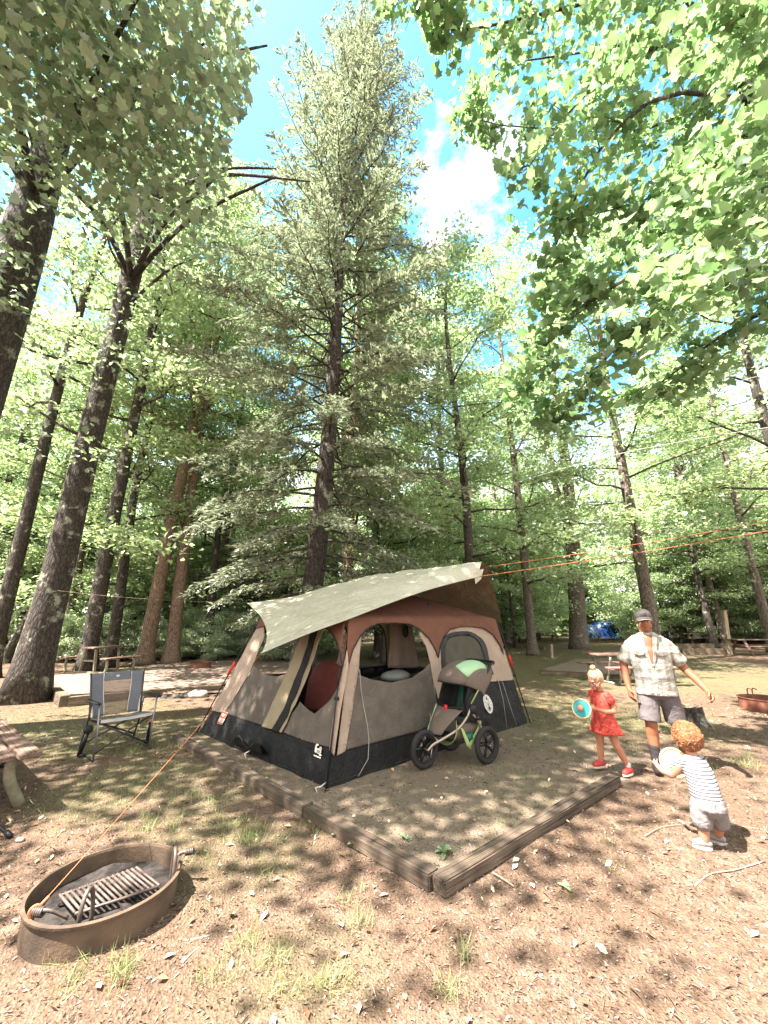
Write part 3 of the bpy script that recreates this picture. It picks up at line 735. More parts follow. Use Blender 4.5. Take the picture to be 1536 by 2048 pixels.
ag = t.nodes.new('ShaderNodeAttribute'); ag.attribute_name = 'grass'; ap = t.nodes.new('ShaderNodeAttribute'); ap.attribute_name = 'pad'
big = noise_n(t, ov, 1.1, 5, .6); fine = noise_n(t, ov, 60, 6, .75); mid = noise_n(t, ov, 9, 5, .65)
vo = t.nodes.new('ShaderNodeTexVoronoi'); vo.inputs['Scale'].default_value = 75; vo.inputs['Randomness'].default_value = 1; t.links.new(ov, vo.inputs['Vector'])
col = ramp(t, mid, [(.3, (.082, .053, .036)), (.5, (.142, .099, .071)), (.72, (.205, .150, .112))])
col = mixc(t, ramp(t, big, [(.4, (0, 0, 0)), (.62, (1, 1, 1))]), col, (.125, .084, .058))
sp_ = ramp(t, vo.outputs['Color'], [(.0, (.35, .3, .28)), (.45, (.85, .82, .8)), (.8, (1.15, 1.1, 1.05)), (1.0, (1.6, 1.5, 1.45))])
col = mixc(t, .75, col, sp_, 'MULTIPLY')
col = mixc(t, fmath(t, 'MULTIPLY', ap.outputs['Fac'], .55), col, (.235, .19, .14))
gcol = ramp(t, noise_n(t, ov, 30, 5, .7), [(.3, (.06, .054, .026)), (.55, (.125, .118, .06)), (.75, (.20, .19, .11))])
col = mixc(t, fmath(t, 'MULTIPLY', ag.outputs['Fac'], .8), col, gcol)
t.links.new(col, p.inputs['Base Color']); p.inputs['Roughness'].default_value = .95; p.inputs['Specular IOR Level'].default_value = .15
bump(t, p, fmath(t, 'ADD', fmath(t, 'ADD', fine, fmath(t, 'MULTIPLY', vo.outputs['Distance'], 2.0)), mid), .55, .018)
me.materials.append(m)
g = link('ground', me); tag(g, kind='structure')
# a pale gravel road / creek bank far left and bright gravel clearing
def sheet(name, pts, mat, z, kind='structure', sub=1):
    mb = MB(); mb.add([(x, y, z) for x, y in pts], [tuple(range(len(pts)))]); o = build(name, mb, mat); tag(o, kind=kind); return o
M['gravel'] = mat_basic('pale_gravel', (.19, .14, .112), .95, var=.3, scale=22, bs=.8, bscale=70)
M['asphalt'] = mat_basic('campground_road', (.25, .24, .23), .9, var=.2, scale=14, bs=.4, bscale=90)
q = lambda u, v: (G(u, v).x, G(u, v).y)
sheet('road', [q(-250, 1296), q(120, 1290), q(150, 1279), q(175, 1274), q(110, 1268), q(-250, 1276)], M['asphalt'], .03)
sheet('gravel_clearing', [q(90, 1352), q(150, 1346), q(260, 1336), q(345, 1326), q(420, 1319), q(500, 1316), q(600, 1320), q(640, 1345), q(560, 1372), q(470, 1385), q(300, 1396), q(128, 1406), q(112, 1380)], M['gravel'], .028)
# ------------------------------------------------------------------ litter and grass (nobody could count them)
rg = np.random.default_rng(99)
def scatter(n, y0, y1, pw, xl=-1.15, xr=1.15):
    y = y0 + (y1-y0)*rg.uniform(0, 1, n)**pw; x = rg.uniform(xl, xr, n)*(y*1.0+.5); return x, y
TB = [Vector((-.571, 4.52)), Vector((2.39, 7.16)), Vector((.17, 9.19)), Vector((-2.79, 6.55))]
def in_poly(P, x, y):
    c = False; n = len(P)
    for i in range(n):
        a, b = P[i], P[(i+1) % n]
        if (a.y > y) != (b.y > y) and x < (b.x-a.x)*(y-a.y)/(b.y-a.y)+a.x: c = not c
    return c
def free(x, y):
    if in_poly(TB, x, y): return False
    if (x+1.6)**2+(y-2.74)**2 < .37**2: return False
    return True
x, y = scatter(60000, 1.3, 10, 1.7)
P = np.array([(a, b, ground_z(a, b)+.005) for a, b in zip(x, y) if free(a, b)])
nn = rg.normal(size=P.shape)*.5; nn[:, 2] += 1
m, t, p = bsdf('litter_chips'); gg = t.nodes.new('ShaderNodeNewGeometry')
t.links.new(ramp(t, gg.outputs['Random Per Island'], [(0, (.045, .026, .018)), (.3, (.095, .06, .043)), (.62, (.16, .11, .083)), (.88, (.25, .185, .145)), (1, (.38, .31, .25))]), p.inputs['Base Color']); p.inputs['Roughness'].default_value = .8
sizes = rg.uniform(.006, .020, len(P))*(1+P[:, 1]*.07)
tag(link('leaf_litter', leaf_mesh('leaf_litter', P, nn, sizes, rg, 'quad', m, aspect=.5)), 'brown and tan wood chips and leaf litter covering the dirt', 'leaf litter', kind='stuff')
x, y = scatter(620, 1.4, 9, 1.3)
P = np.array([(a, b, ground_z(a, b)+.012) for a, b in zip(x, y) if free(a, b)]); nn = rg.normal(size=P.shape)*.4; nn[:, 2] += 1
m, t, p = bsdf('dead_leaves'); gg = t.nodes.new('ShaderNodeNewGeometry')
t.links.new(ramp(t, gg.outputs['Random Per Island'], [(0, (.16, .07, .04)), (.5, (.45, .25, .14)), (.9, (.65, .5, .36)), (1, (.7, .62, .5))]), p.inputs['Base Color']); p.inputs['Roughness'].default_value = .7
tag(link('dead_leaves', leaf_mesh('dead_leaves', P, nn, rg.uniform(.03, .06, len(P)), rg, 'quad', m, aspect=.6)), 'scattered dry brown fallen leaves on the dirt', 'dead leaves', kind='stuff')
x, y = scatter(2600, 1.3, 9, 1.5)
P = np.array([(a, b, ground_z(a, b)+.008) for a, b in zip(x, y) if free(a, b)]); nn = rg.normal(size=P.shape)*.25; nn[:, 2] += 1
m, t, p = bsdf('twig_litter'); gg = t.nodes.new('ShaderNodeNewGeometry')
t.links.new(ramp(t, gg.outputs['Random Per Island'], [(0, (.05, .03, .02)), (.6, (.20, .13, .09)), (1, (.42, .32, .24))]), p.inputs['Base Color']); p.inputs['Roughness'].default_value = .9
tag(link('twigs', leaf_mesh('twigs', P, nn, rg.uniform(.02, .06, len(P))*(1+P[:, 1]*.07), rg, 'quad', m, aspect=.07)), 'fine fallen twigs and needles strewn over the dirt', 'twigs', kind='stuff')
# grass
cen = []; dv = []; sz = []
def tuft(x, y, n, h):
    z = ground_z(x, y)
    for _ in range(n):
        a = rg.uniform(0, 6.28); r_ = rg.uniform(0, .07); hh = h*rg.uniform(.5, 1.2)
        d = np.array([math.cos(a)*rg.uniform(0, .6), math.sin(a)*rg.uniform(0, .6), 1.0]); d /= np.linalg.norm(d)
        cen.append((x+math.cos(a)*r_+d[0]*hh*.5, y+math.sin(a)*r_+d[1]*hh*.5, z+hh*.48*d[2])); dv.append(d); sz.append(hh)
for (u, v, r_, n, h) in [(270, 1640, 70, 14, .10), (470, 1650, 60, 16, .12), (520, 1690, 30, 9, .13), (610, 1660, 30, 5, .1), (300, 1500, 80, 16, .10), (120, 1500, 60, 12, .09), (500, 1890, 20, 4, .12), (540, 1920, 30, 6, .10), (150, 1950, 60, 9, .10), (230, 1955, 40, 7, .12),
                         (700, 1800, 12, 3, .11), (720, 1850, 12, 4, .12), (930, 1910, 16, 4, .11), (905, 1990, 20, 4, .1), (1010, 1640, 25, 5, .08), (1180, 1450, 60, 12, .10), (1130, 1380, 80, 26, .12), (1050, 1430, 50, 10, .1), (1490, 1525, 30, 12, .13), (1400, 1530, 20, 5, .1), (1240, 1740, 20, 4, .07), (1220, 1690, 20, 3, .06),
                         (270, 1505, 20, 8, .14), (575, 1990, 24, 6, .09), (640, 1990, 24, 4, .09), (330, 1640, 40, 8, .12), (400, 1590, 40, 8, .1), (130, 1640, 50, 7, .08), (600, 1600, 30, 3, .07), (1280, 1490, 20, 6, .11), (1440, 1440, 30, 6, .08), (660, 1960, 40, 5, .1), (420, 1960, 40, 5, .1)]:
    for k in range(n):
        gpt = G(u+rg.normal()*r_*.6, v+rg.normal()*r_*.35); tuft(gpt.x, gpt.y, 16, h*.75)
k = 0
while k < 4400:
    y_ = 3+18*rg.uniform()**1.3; x_ = rg.uniform(-1.1, 1.1)*y_
    if not free(x_, y_): continue
    if grass_amt(x_, y_) < .30: continue
    tuft(x_, y_, 7, rg.uniform(.03, .075)); k += 1
cenA = np.array(cen); dvA = np.array(dv)
no = rg.normal(size=cenA.shape); 
tag(link('grass', leaf_mesh('grass', cenA, no, np.array(sz), rg, 'blade', M['grass'], dvA, aspect=.05)), 'thin tufts of pale green grass growing through the dirt', 'grass', kind='stuff')
# ------------------------------------------------------------------ timbers
print('objects')
M['timber'] = mat_wood('weathered_timber', (.055, .040, .029), (.15, .113, .082))
M['timber_far'] = mat_wood('far_timber', (.08, .06, .04), (.22, .17, .12))
def timber(name, label, a, b, w=.135, h=.105, z0=-.01, group=None, mat='timber', bev=.008, parts=1):
    a = Vector((a[0], a[1], 0)); b = Vector((b[0], b[1], 0)); d = b-a; L = d.length; rz = math.atan2(d.y, d.x)
    bm = bmesh.new(); bmesh.ops.create_cube(bm, size=1)
    for v in bm.verts: v.co = Vector((v.co.x*L+L/2, v.co.y*w, (v.co.z+.5)*h+z0))
    bmesh.ops.subdivide_edges(bm, edges=[e for e in bm.edges if abs((e.verts[0].co-e.verts[1].co).x) > L*.5], cuts=max(4, int(L*7)), use_grid_fill=True)
    bmesh.ops.bevel(bm, geom=[e for e in bm.edges if len(e.link_faces) == 2 and e.link_faces[0].normal.dot(e.link_faces[1].normal) < .5], offset=bev, segments=2, affect='EDGES')
    for v in bm.verts:
        n = noise.noise_vector(Vector((v.co.x*2.2, v.co.y*9, v.co.z*9))+a*3)*.006; v.co += Vector((0, n.y, n.z))
    me = bpy.data.meshes.new(name); bm.to_mesh(me); bm.free(); me.materials.append(M[mat])
    o = link(name, me, loc=(a.x, a.y, 0)); o.rotation_euler = (0, 0, rz); tag(o, label, 'timber', group); return o
L1, L0 = Vector((.318, 2.985, 0)), Vector((-2.93, 6.12, 0))
jt = L1.lerp(L0, .30)
timber('landscape_timber', 'long weathered border timber running along the door side of the tent', jt, L0, .12, .094)
timber('landscape_timber', 'short sunlit border timber forming the left side of the near pad corner', L1, jt+Vector((.008, -.008, 0)), .12, .090)
timber('landscape_timber', 'weathered border timber running from the near pad corner to the little girl', (.335, 2.93), (2.40, 4.62), .118, .088)
a_, b_, c_ = G(86, 1372), G(127, 1412), G(455, 1376)
timber('landscape_timber', 'dark border timber beside the foot of the leaning tree', G(82, 1366), (b_.x, b_.y), .16, .2, mat='timber_far')
timber('landscape_timber', 'low border timber behind the blue grey camp chair', (b_.x+.05, b_.y+.03), G(330, 1392), .14, .17, mat='timber_far')
timber('landscape_timber', 'border timber disappearing behind the left side of the tent', G(362, 1389), (c_.x+.8, c_.y+.15), .14, .15, mat='timber_far')
# right hand raised pad behind the girl
pm = MB(); pts = [G(1083, 1346), G(1150, 1322), G(1262, 1320), G(1262, 1356)]
sheet('gravel_pad', [(p_.x, p_.y) for p_ in pts], M['gravel'], .085)
timber('landscape_timber', 'dark front timber of the raised gravel pad behind the girl', G(1083, 1348), G(1275, 1358), .13, .1, mat='timber_far')
timber('landscape_timber', 'left timber of the raised gravel pad behind the girl', G(1085, 1345), G(1150, 1323), .12, .097, mat='timber_far')
for i, (u0, v0, u1, v1, h, lb) in enumerate([(1365, 1309, 1452, 1309, .30, 'thick dark timber of the terrace step left of the tall wooden post'), (1345, 1296, 1470, 1296, .28, 'upper dark timber of the terrace step behind the man'), (1175, 1281, 1340, 1281, .22, 'long low timber in front of the blue tent'), (995, 1293, 1090, 1299, .14, 'low timber edging right of the tent, in the far shade'), (1350, 1283, 1536, 1281, .3, 'far dark timber behind the distant picnic tables')]):
    timber('landscape_timber', lb, G(u0, v0), G(u1, v1), .2, h, mat='timber_far')
# posts
M['post'] = mat_wood('post_wood', (.30, .22, .15), (.55, .44, .34), 'Z')
def post(label, px, y0, y1, w, lean=0, tone='post'):
    b = G(px, y0); top = D(px+lean, y1, b.y); mb = MB()
    mb.beam((0, 0, -.1), (top.x-b.x, 0, top.z), w, w, (0, 1, 0), bev=w*.08)
    t_ = thing('wooden_post', label, 'post', b); build('post', mb, M[tone], t_)
    cp = MB(); cp.box((top.x-b.x, 0, top.z+.01), (w*1.25, w*1.25, w*.25), bev=w*.04)
    build('cap', cp, M[tone], t_); return t_
post('tall pale wooden post left of the right hand far picnic table', 1460, 1309, 1222, .17, -12)
post('short pale marker post between the tent and the forked tree', 1104, 1315, 1290, .10, -1)
post('dark thin lantern post beyond the right end of the tent', 1020, 1286, 1250, .10, 0, 'timber_far')
post('small dark marker post in front of the blue tent', 1198, 1284, 1272, .12, 0, 'timber_far')
# ------------------------------------------------------------------ picnic tables
M['plank'] = mat_wood('picnic_plank', (.12, .072, .052), (.26, .17, .13)); M['plank_r'] = mat_wood('picnic_plank_red', (.16, .08, .062), (.30, .18, .145))
M['olive_pipe'] = mat_basic('olive_painted_leg', (.22, .20, .13), .6, var=.2, scale=10, bs=.1)
M['pipe'] = mat_basic('galvanised_pipe', (.34, .32, .28), .45, .6, .2, 8)
def picnic(label, loc, rz, L=1.9, style='wood', plank='plank', group=None, bench_h=.45, leg='olive_pipe', scale=1.0):
    t_ = thing('picnic_table', label, 'picnic table', loc, rz, group); t_.scale = (scale,)*3
    top = MB()
    for k in range(5): top.box((0, (k-2)*.148, .745), (L, .138, .04), bev=.005)
    for x in (-L*.36, L*.36): top.box((x, 0, .705), (.06, .68, .035))
    build('tabletop', top, M[plank], t_)
    for s in (-1, 1):
        b = MB()
        for k in (0, 1): b.box((0, s*(.62+k*.135), bench_h), (L, .125, .04), bev=.005)
        build('bench', b, M[plank], t_)
    for x in (-L*.36, L*.36):
        f = MB()
        if style == 'wood':
            for s in (-1, 1): f.beam((x, s*.25, .70), (x, s*.62, 0), .05, .10, (1, 0, 0))
            f.beam((x+.05, -.74, bench_h-.06), (x+.05, .74, bench_h-.06), .05, .10, (0, 0, 1))
        else:
            for s in (-1, 1):
                f.tube(spline([(x, s*.70, bench_h-.03), (x, s*.74, .22), (x, s*.60, .035), (x, s*.35, .03)], 10), .028, 8)
                f.tube(spline([(x, s*.12, .03), (x, s*.28, .35), (x, s*.42, .69)], 6), .028, 8)
                f.tube([(x, s*.70, bench_h-.03), (x, s*.36, bench_h-.10)], .024, 8)
            f.tube([(x, -.4, .03), (x, .4, .03)], .028, 8)
        build('leg_frame', f, M[leg], t_, smooth=style != 'wood')
    return t_
picnic('brown picnic table with tubular legs just behind the man', (HX(1243, 11.7), 11.7, 0), R(4), 2.1, 'pipe', 'plank_r', leg='pipe')
picnic('grey picnic table at the right edge beside the tall post', (HX(1515, 21), 21.0, 0), R(-2), 3.0, 'wood', 'plank', leg='plank', scale=1.02)
picnic('distant dark picnic table between the man and the tall post', (HX(1392, 31), 31, .05), R(3), 2.8, 'wood', 'timber_far', leg='timber_far', scale=1.0)
picnic('distant picnic table in shade left of the forked tree', (HX(1125, 37), 37, 0), R(0), 2.4, 'wood', 'timber_far', leg='timber_far')
# far-left table with its two benches, seen from the end
lt_ = G(197, 1345)
t_ = thing('picnic_table', 'weathered picnic table with detached-looking benches in the left clearing', 'picnic table', (lt_.x, lt_.y, 0.02), R(72))
mb = MB()
for k in range(5): mb.box((0, (k-2)*.17, .79), (1.25, .16, .045), bev=.005)
build('tabletop', mb, M['plank'], t_)
for s in (-1, 1):
    mb = MB()
    for k in (0, 1): mb.box((0, s*(.82+k*.15), .47), (1.25, .14, .045), bev=.005)
    b_o = build('bench', mb, M['plank'], t_)
    for x in (-.48, .48):
        mb = MB(); mb.tube(spline([(x, s*.9, .45), (x, s*.93, .2), (x, s*.86, .0)], 5), .04, 8); build('leg', mb, M['olive_pipe'], b_o, smooth=True)
for x in (-.40, .40):
    mb = MB()
    for s in (-1, 1): mb.beam((x, s*.22, .76), (x, s*.33, 0), .05, .07, (1, 0, 0))
    mb.beam((x, -.95, .03), (x, .95, .03), .05, .05); mb.beam((x, -.27, .38), (x, .27, .38), .04, .05)
    build('leg_frame', mb, M['olive_pipe'], t_)
# near-left table, mostly out of frame
be = Vector((-3.10, 3.99, 0)); La = Vector((-.78, .625, 0)); Pa = Vector((-.625, -.78, 0))
t_ = thing('picnic_table', 'nearest brown picnic table, cut by the left picture edge', 'picnic table', (be.x, be.y, 0), math.atan2(La.y, La.x))
# local x along La, local y = (-La.y, La.x) = (-.625,-.78)
mb = MB(); mb.box((1.1, .09, .455), (2.2, .16, .042), bev=.006); mb.box((1.1+.03, .27, .455), (2.2, .16, .042), bev=.006); b_o = build('bench', mb, M['plank'], t_)
mb = MB(); mb.tube(spline([(.22, .17, .44), (.22, .17, .28), (.24, .10, .12), (.30, .02, -.02)], 8), [.042]*9, 12, sq=.75); build('leg', mb, M['olive_pipe'], b_o, smooth=True)
mb = MB(); mb.tube(spline([(1.8, .17, .44), (1.8, .17, .28), (1.8, .10, .12), (1.8, .0, -.02)], 8), [.042]*9, 12, sq=.75); build('leg', mb, M['olive_pipe'], b_o, smooth=True)
mb = MB()
for k in range(5): mb.box((1.1+.02*(k % 2), .62+k*.155, .76), (2.2, .148, .045), bev=.006)
build('tabletop', mb, M['plank_r'], t_)
mb = MB(); mb.box((1.13, 1.60, .455), (2.2, .16, .042), bev=.006); mb.box((1.1, 1.78, .455), (2.2, .16, .042), bev=.006); build('bench', mb, M['plank'], t_)
for x in (.30, 1.85):
    mb = MB()
    for s in (-1, 1): mb.tube(spline([(x, .93+s*.2, .73), (x, .93+s*.3, .35), (x, .93+s*.5, .0)], 6), .035, 10)
    mb.tube([(x, .12, .42), (x, 1.74, .42)], .03, 8)
    build('leg_frame', mb, M['olive_pipe'], t_, smooth=True)
# ------------------------------------------------------------------ fire rings
M['rust'] = mat_basic('weathered_rusty_steel', (.10, .066, .043), .85, .05, .3, 5, .45, 60, c2=(.034, .025, .019))
M['rust_red'] = mat_basic('red_brown_steel', (.22, .09, .06), .7, .2, .25, 6, .2, 50)
M['ash'] = mat_basic('ash_and_coals', (.035, .028, .024), .95, var=.5, scale=16, bs=1, bscale=40)
def fire_ring(label, loc, rz, r=.37, h=.17, grate=True, mat='rust', cn='fire_ring'):
    t_ = thing('fire_ring', label, 'fire ring', loc, rz); n = 72; mb = MB()
    def ring(rr, z): return [(rr*math.cos(6.2832*i/n), rr*math.sin(6.2832*i/n), z) for i in range(n)]
    prof = [(r, -.06), (r, h-.012), (r+.012, h-.012), (r+.014, h), (r-.004, h+.003), (r-.008, h-.01), (r-.008, -.06)]
    for rr, z in prof: mb.v.extend(ring(rr, z))
    for k in range(len(prof)-1):
        for i in range(n): mb.f.append((k*n+i, k*n+(i+1) % n, (k+1)*n+(i+1) % n, (k+1)*n+i))
    build('ring_wall', mb, M[mat], t_, smooth=False)
    a = MB(); a.grid(lambda u, v: ((r-.012)*u*math.cos(v*6.2832), (r-.012)*u*math.sin(v*6.2832), .078+.015*noise.noise(Vector((u*3*math.cos(v*6.28), u*3*math.sin(v*6.28), 1)))), 10, 40)
    build('ash_bed', a, M['ash'], t_, smooth=True)
    if not grate: 
        mb = MB()
        for x in (-.1, .0): mb.tube(spline([(x+r*.2, r*.85, .05), (x+r*.2, r*.85, h+.1), (x+r*.3, r*.7, h+.1)], 6), .012, 6)
        build('handle', mb, M[mat], t_); return t_
    return t_
fr = fire_ring('large rusty steel fire ring with a cooking grate, front left', (-1.6, 2.745, 0), 0)
g_ = MB(); ga = R(-14+45)
# grate: frame + bars, local direction along ring in picture lies from lower left to upper right
Mx = Matrix.Rotation(R(30), 3, 'Z')
def gp(x, y, z): v_ = Mx @ Vector((x, y, 0)); return (v_.x+.0, v_.y-.0, z)
zg = .115; FR = Vector((-1.6, 2.745, 0))
ga0, ga1, gb0, gb1 = [G(*q_, zg)-FR for q_ in ((119, 1792), (272, 1737), (149, 1828), (318, 1773))]
for a_g, b_g in ((ga0, ga1), (gb0, gb1)): g_.tube([a_g, b_g], .008, 6)
for k in range(16): g_.tube([ga0.lerp(ga1, k/15)+Vector((0, 0, .006)), gb0.lerp(gb1, k/15)+Vector((0, 0, .006))], .0072, 6)
M['grate'] = mat_basic('sooty_grate_iron', (.16, .125, .105), .6, .4, .3, 12, .2, 60, c2=(.06, .045, .04))
gro = build('grate', g_, M['grate'], fr, smooth=True)
M['iron'] = mat_basic('dark_bare_iron', (.13, .10, .085), .5, .5, .3, 12, .2, 60)
h_ = MB(); h_.tube(spline([gp(-.10, -.26, .05), gp(-.10, -.27, .17), gp(-.09, -.24, .235), gp(-.07, -.2, .235), gp(-.055, -.18, .16), gp(-.05, -.18, .08)], 16), .011, 8)
build('handle', h_, M['iron'], fr, smooth=True)
h_ = MB(); h_.tube(spline([gp(.33, -.12, .03), gp(.33, -.12, .17), gp(.33, -.1, .25), gp(.33, -.03, .25), gp(.33, .0, .16), gp(.33, .0, .06)], 16), .011, 8)
build('handle', h_, M['iron'], fr, smooth=True)
def coil(mb, p0, d, n=5, r=.02, L=.07, wr=.006):
    d = Vector(d).normalized(); a = d.orthogonal().normalized(); b = d.cross(a)
    mb.tube([Vector(p0)+d*L*i/(n*10)+(a*math.cos(i*.628)+b*math.sin(i*.628))*r for i in range(n*10)], wr, 6)
h_ = MB(); e0 = Vector(gp(.34, .02, .05)); e1 = D(352, 1720, 2.97)-Vector((-1.6, 2.745, 0)); e2 = D(362, 1706, 2.98)-Vector((-1.6, 2.745, 0)); e3 = D(383, 1702, 2.98)-Vector((-1.6, 2.745, 0))
h_.tube(spline([e0, e1, e2, e3], 12), .010, 8); coil(h_, e2.lerp(e3, .45), e3-e2, 5, .014, .055); build('handle', h_, M['iron'], fr, smooth=True)
h_ = MB(); c0 = D(70, 1822, 2.44)-Vector((-1.6, 2.745, 0)); c1 = D(130, 1830, 2.44)-Vector((-1.6, 2.745, 0))
h_.tube(spline([c0, c0.lerp(c1, .5)+Vector((0, 0, .01)), c1+Vector((0, .03, -.03))], 8), .009, 8); coil(h_, c0-Vector((.005, 0, 0)), c1-c0, 5, .017, .05); build('handle', h_, M['iron'], fr, smooth=True)
TIE = c0+Vector((-1.6, 2.745, 0))
for k, (x_, y_, l_, a_r) in enumerate([(.02, -.04, .22, .5), (-.08, .08, .18, 2.2), (.12, .10, .15, 1.2), (-.16, -.06, .12, .1), (.18, -.10, .10, 2.7)]):
    mb = MB(); dd_ = Vector((math.cos(a_r), math.sin(a_r), .05))*l_*.5; c_r = Vector((x_, y_, .09)); mb.tube([c_r-dd_, c_r-dd_*.3+Vector((0, 0, .006)), c_r+dd_*.4, c_r+dd_], [.010, .017, .015, .006], 7)
    build('charred_wood', mb, M['ash'], fr)
fl = G(400, 1336); fire_ring('small distant rusty fire ring in the left clearing', (fl.x, fl.y, .02), 0, .37, .17, False, 'rust_red')
fl = G(1535, 1424); fire_ring('reddish fire ring cut by the right picture edge', (fl.x+.26, fl.y+.25, 0), 0, .42, .2, False, 'rust_red')
# ------------------------------------------------------------------ stump, stones, sticks, weeds
M['stump_top'] = mat_basic('stump_rotten_top', (.17, .11, .075), .9, var=.4, scale=18, bs=.8, bscale=30)
def stump(label, loc, r, h, seed=0):
    t_ = thing('tree_stump', label, 'stump', loc); n = 40; mb = MB(); rings = [(1.35, -.03), (1.18, .04), (1.04, h*.4), (1.0, h*.75), (.97, h)]
    def rad(i, k): a = 6.2832*i/n; return r*k*(1+.10*noise.noise(Vector((math.cos(a)*2.5+seed, math.sin(a)*2.5, k)))+.05*math.sin(i*2.2))
    for k, z in rings:
        for i in range(n): a = 6.2832*i/n; mb.v.append((rad(i, k)*math.cos(a), rad(i, k)*math.sin(a), z+(.035*noise.noise(Vector((math.cos(a)*3, math.sin(a)*3, seed))) if z == h else 0)))
    for q_ in range(4):
        for i in range(n): mb.f.append((q_*n+i, q_*n+(i+1) % n, (q_+1)*n+(i+1) % n, (q_+1)*n+i))
    build('bark', mb, M['bark_dark'], t_)
    tb = MB(); tb.grid(lambda u, v: (lerp(0, rad(int(v*n) % n, .95), u)*math.cos(v*6.2832), lerp(0, rad(int(v*n) % n, .95), u)*math.sin(v*6.2832), h-.03*(1-u)+.02*noise.noise(Vector((u*6*math.cos(v*6.28), u*6*math.sin(v*6.28), 2)))), 8, 40)
    build('cut_top', tb, M['stump_top'], t_)
s0 = G(1398, 1452); stump('dark rotting stump on the ground between the man and the right edge', (s0.x, s0.y+.2, 0), .21, .26, 2)
s0 = G(352, 1392); stump('low mossy stump remnant by the border timber behind the camp chair', (s0.x, s0.y, 0), .30, .09, 5)
M['stone'] = mat_basic('field_stone', (.30, .25, .20), .9, var=.3, scale=9, bs=.6, bscale=30)
def stone(label, px, py, r, seed):
    mb = MB(); b = G(px, py); mb.ell((0, 0, 0), (r*1.5, r, r*.7), n=16, m=10)
    mb.v = [tuple(Vector(v)*(1+.25*noise.noise(Vector(v)*(2.5/r)+Vector((seed, 0, 0))))) for v in mb.v]
    o = build('stone', mb, M['stone'], loc=(b.x, b.y, r*.25), smooth=True); tag(o, label, 'stone'); return o
stone('flat tan stone beside the low mossy stump', 395, 1394, .16, 1)
stone('small stone outside the middle of the left border timber', 627, 1643, .028, 2)
stone('small grey stone near the left picture edge above the fire ring', 40, 1681, .022, 3)
M['stick'] = mat_basic('bleached_stick', (.30, .23, .17), .9, var=.3, scale=30)
def stick(label, pts, r):
    P = [G(u, v, r*1.2) for u, v in pts]; b = P[0].copy(); mb = MB(); mb.tube([p_-b for p_ in spline(P, 8)], [r*(1-.05*i) for i in range(9)], 7)
    o = build('stick', mb, M['stick'], loc=b, smooth=True); tag(o, label, 'stick')
stick('pale stick lying right of the fire ring, the upper of two', [(337, 1881), (380, 1880), (420, 1871)], .008)
stick('brown stick lying right of the fire ring, the lower of two', [(365, 1926), (385, 1905), (400, 1893)], .006)
stick('thin root or stick below the right border timber', [(985, 1745), (1010, 1760), (1028, 1773)], .006)
stick('bleached root curving over dirt at the right edge below the toddler', [(1390, 1772), (1420, 1748), (1470, 1740), (1530, 1722)], .006)
stick('thin bleached root in the dirt left of the toddler', [(1290, 1672), (1320, 1655), (1350, 1650), (1372, 1648)], .004)
stick('pale root lying behind the toddler in shade', [(1385, 1640), (1450, 1648), (1536, 1660)], .004)
M['weed'] = mat_leaf('weed_leaf', (.10, .16, .07), (.30, .40, .22), .35, .5, .4, 8)
def weed(label, px, py, n, s, seed, z=0.0):
    r_ = np.random.default_rng(seed); b = G(px, py, z); mb = MB()
    for k in range(n):
        a = k*2.4+r_.uniform(-.3, .3); L = s*r_.uniform(.7, 1.2); el = r_.uniform(.5, 1.1); d = Vector((math.cos(a), math.sin(a), 0)); sd = Vector((-d.y, d.x, 0)); w_ = L*.17
        pts = [d*L*t2*math.cos(el)+Vector((0, 0, L*(math.sin(el)*t2-.55*t2*t2))) for t2 in (0, .3, .6, .85, 1)]
        ws = [.15, .7, 1.0, .7, .02]; bb = len(mb.v)
        for p_, q_ in zip(pts, ws): mb.v.append(tuple(p_-sd*w_*q_)); mb.v.append(tuple(p_+Vector((0, 0, -.01*q_)))); mb.v.append(tuple(p_+sd*w_*q_))
        for i in range(4):
            for j in (0, 1): mb.f.append((bb+i*3+j, bb+i*3+j+1, bb+(i+1)*3+j+1, bb+(i+1)*3+j))
    o = build('weed_plant', mb, M['weed'], loc=b, smooth=True); tag(o, label, 'plant')
weed('leafy weed against the outside of the left border timber, left one of two', 690, 1672, 9, .13, 1)
weed('leafy weed against the outside of the left border timber, right one of two', 718, 1692, 7, .12, 2)
weed('pale leafy weed hugging the outside of the right border timber', 1008, 1690, 12, .12, 3)
weed('small weed tucked behind the near corner of the pad', 888, 1706, 10, .10, 4)
weed('small weed at the outside of the right border timber, farther from the corner', 1063, 1652, 7, .08, 5)
weed('tiny weed inside the pad near its corner', 812, 1678, 7, .08, 6)
weed('white green weed by the left foot of the fire ring', 45, 1880, 9, .08, 7)
weed('small weed near the right timber close to its near end', 960, 1712, 5, .06, 8)
weed('dark green weed clump behind the weathered picnic table', 150, 1312, 14, .5, 9)
weed('small pale weed on the dirt right of the timber corner', 1130, 1775, 6, .07, 10)
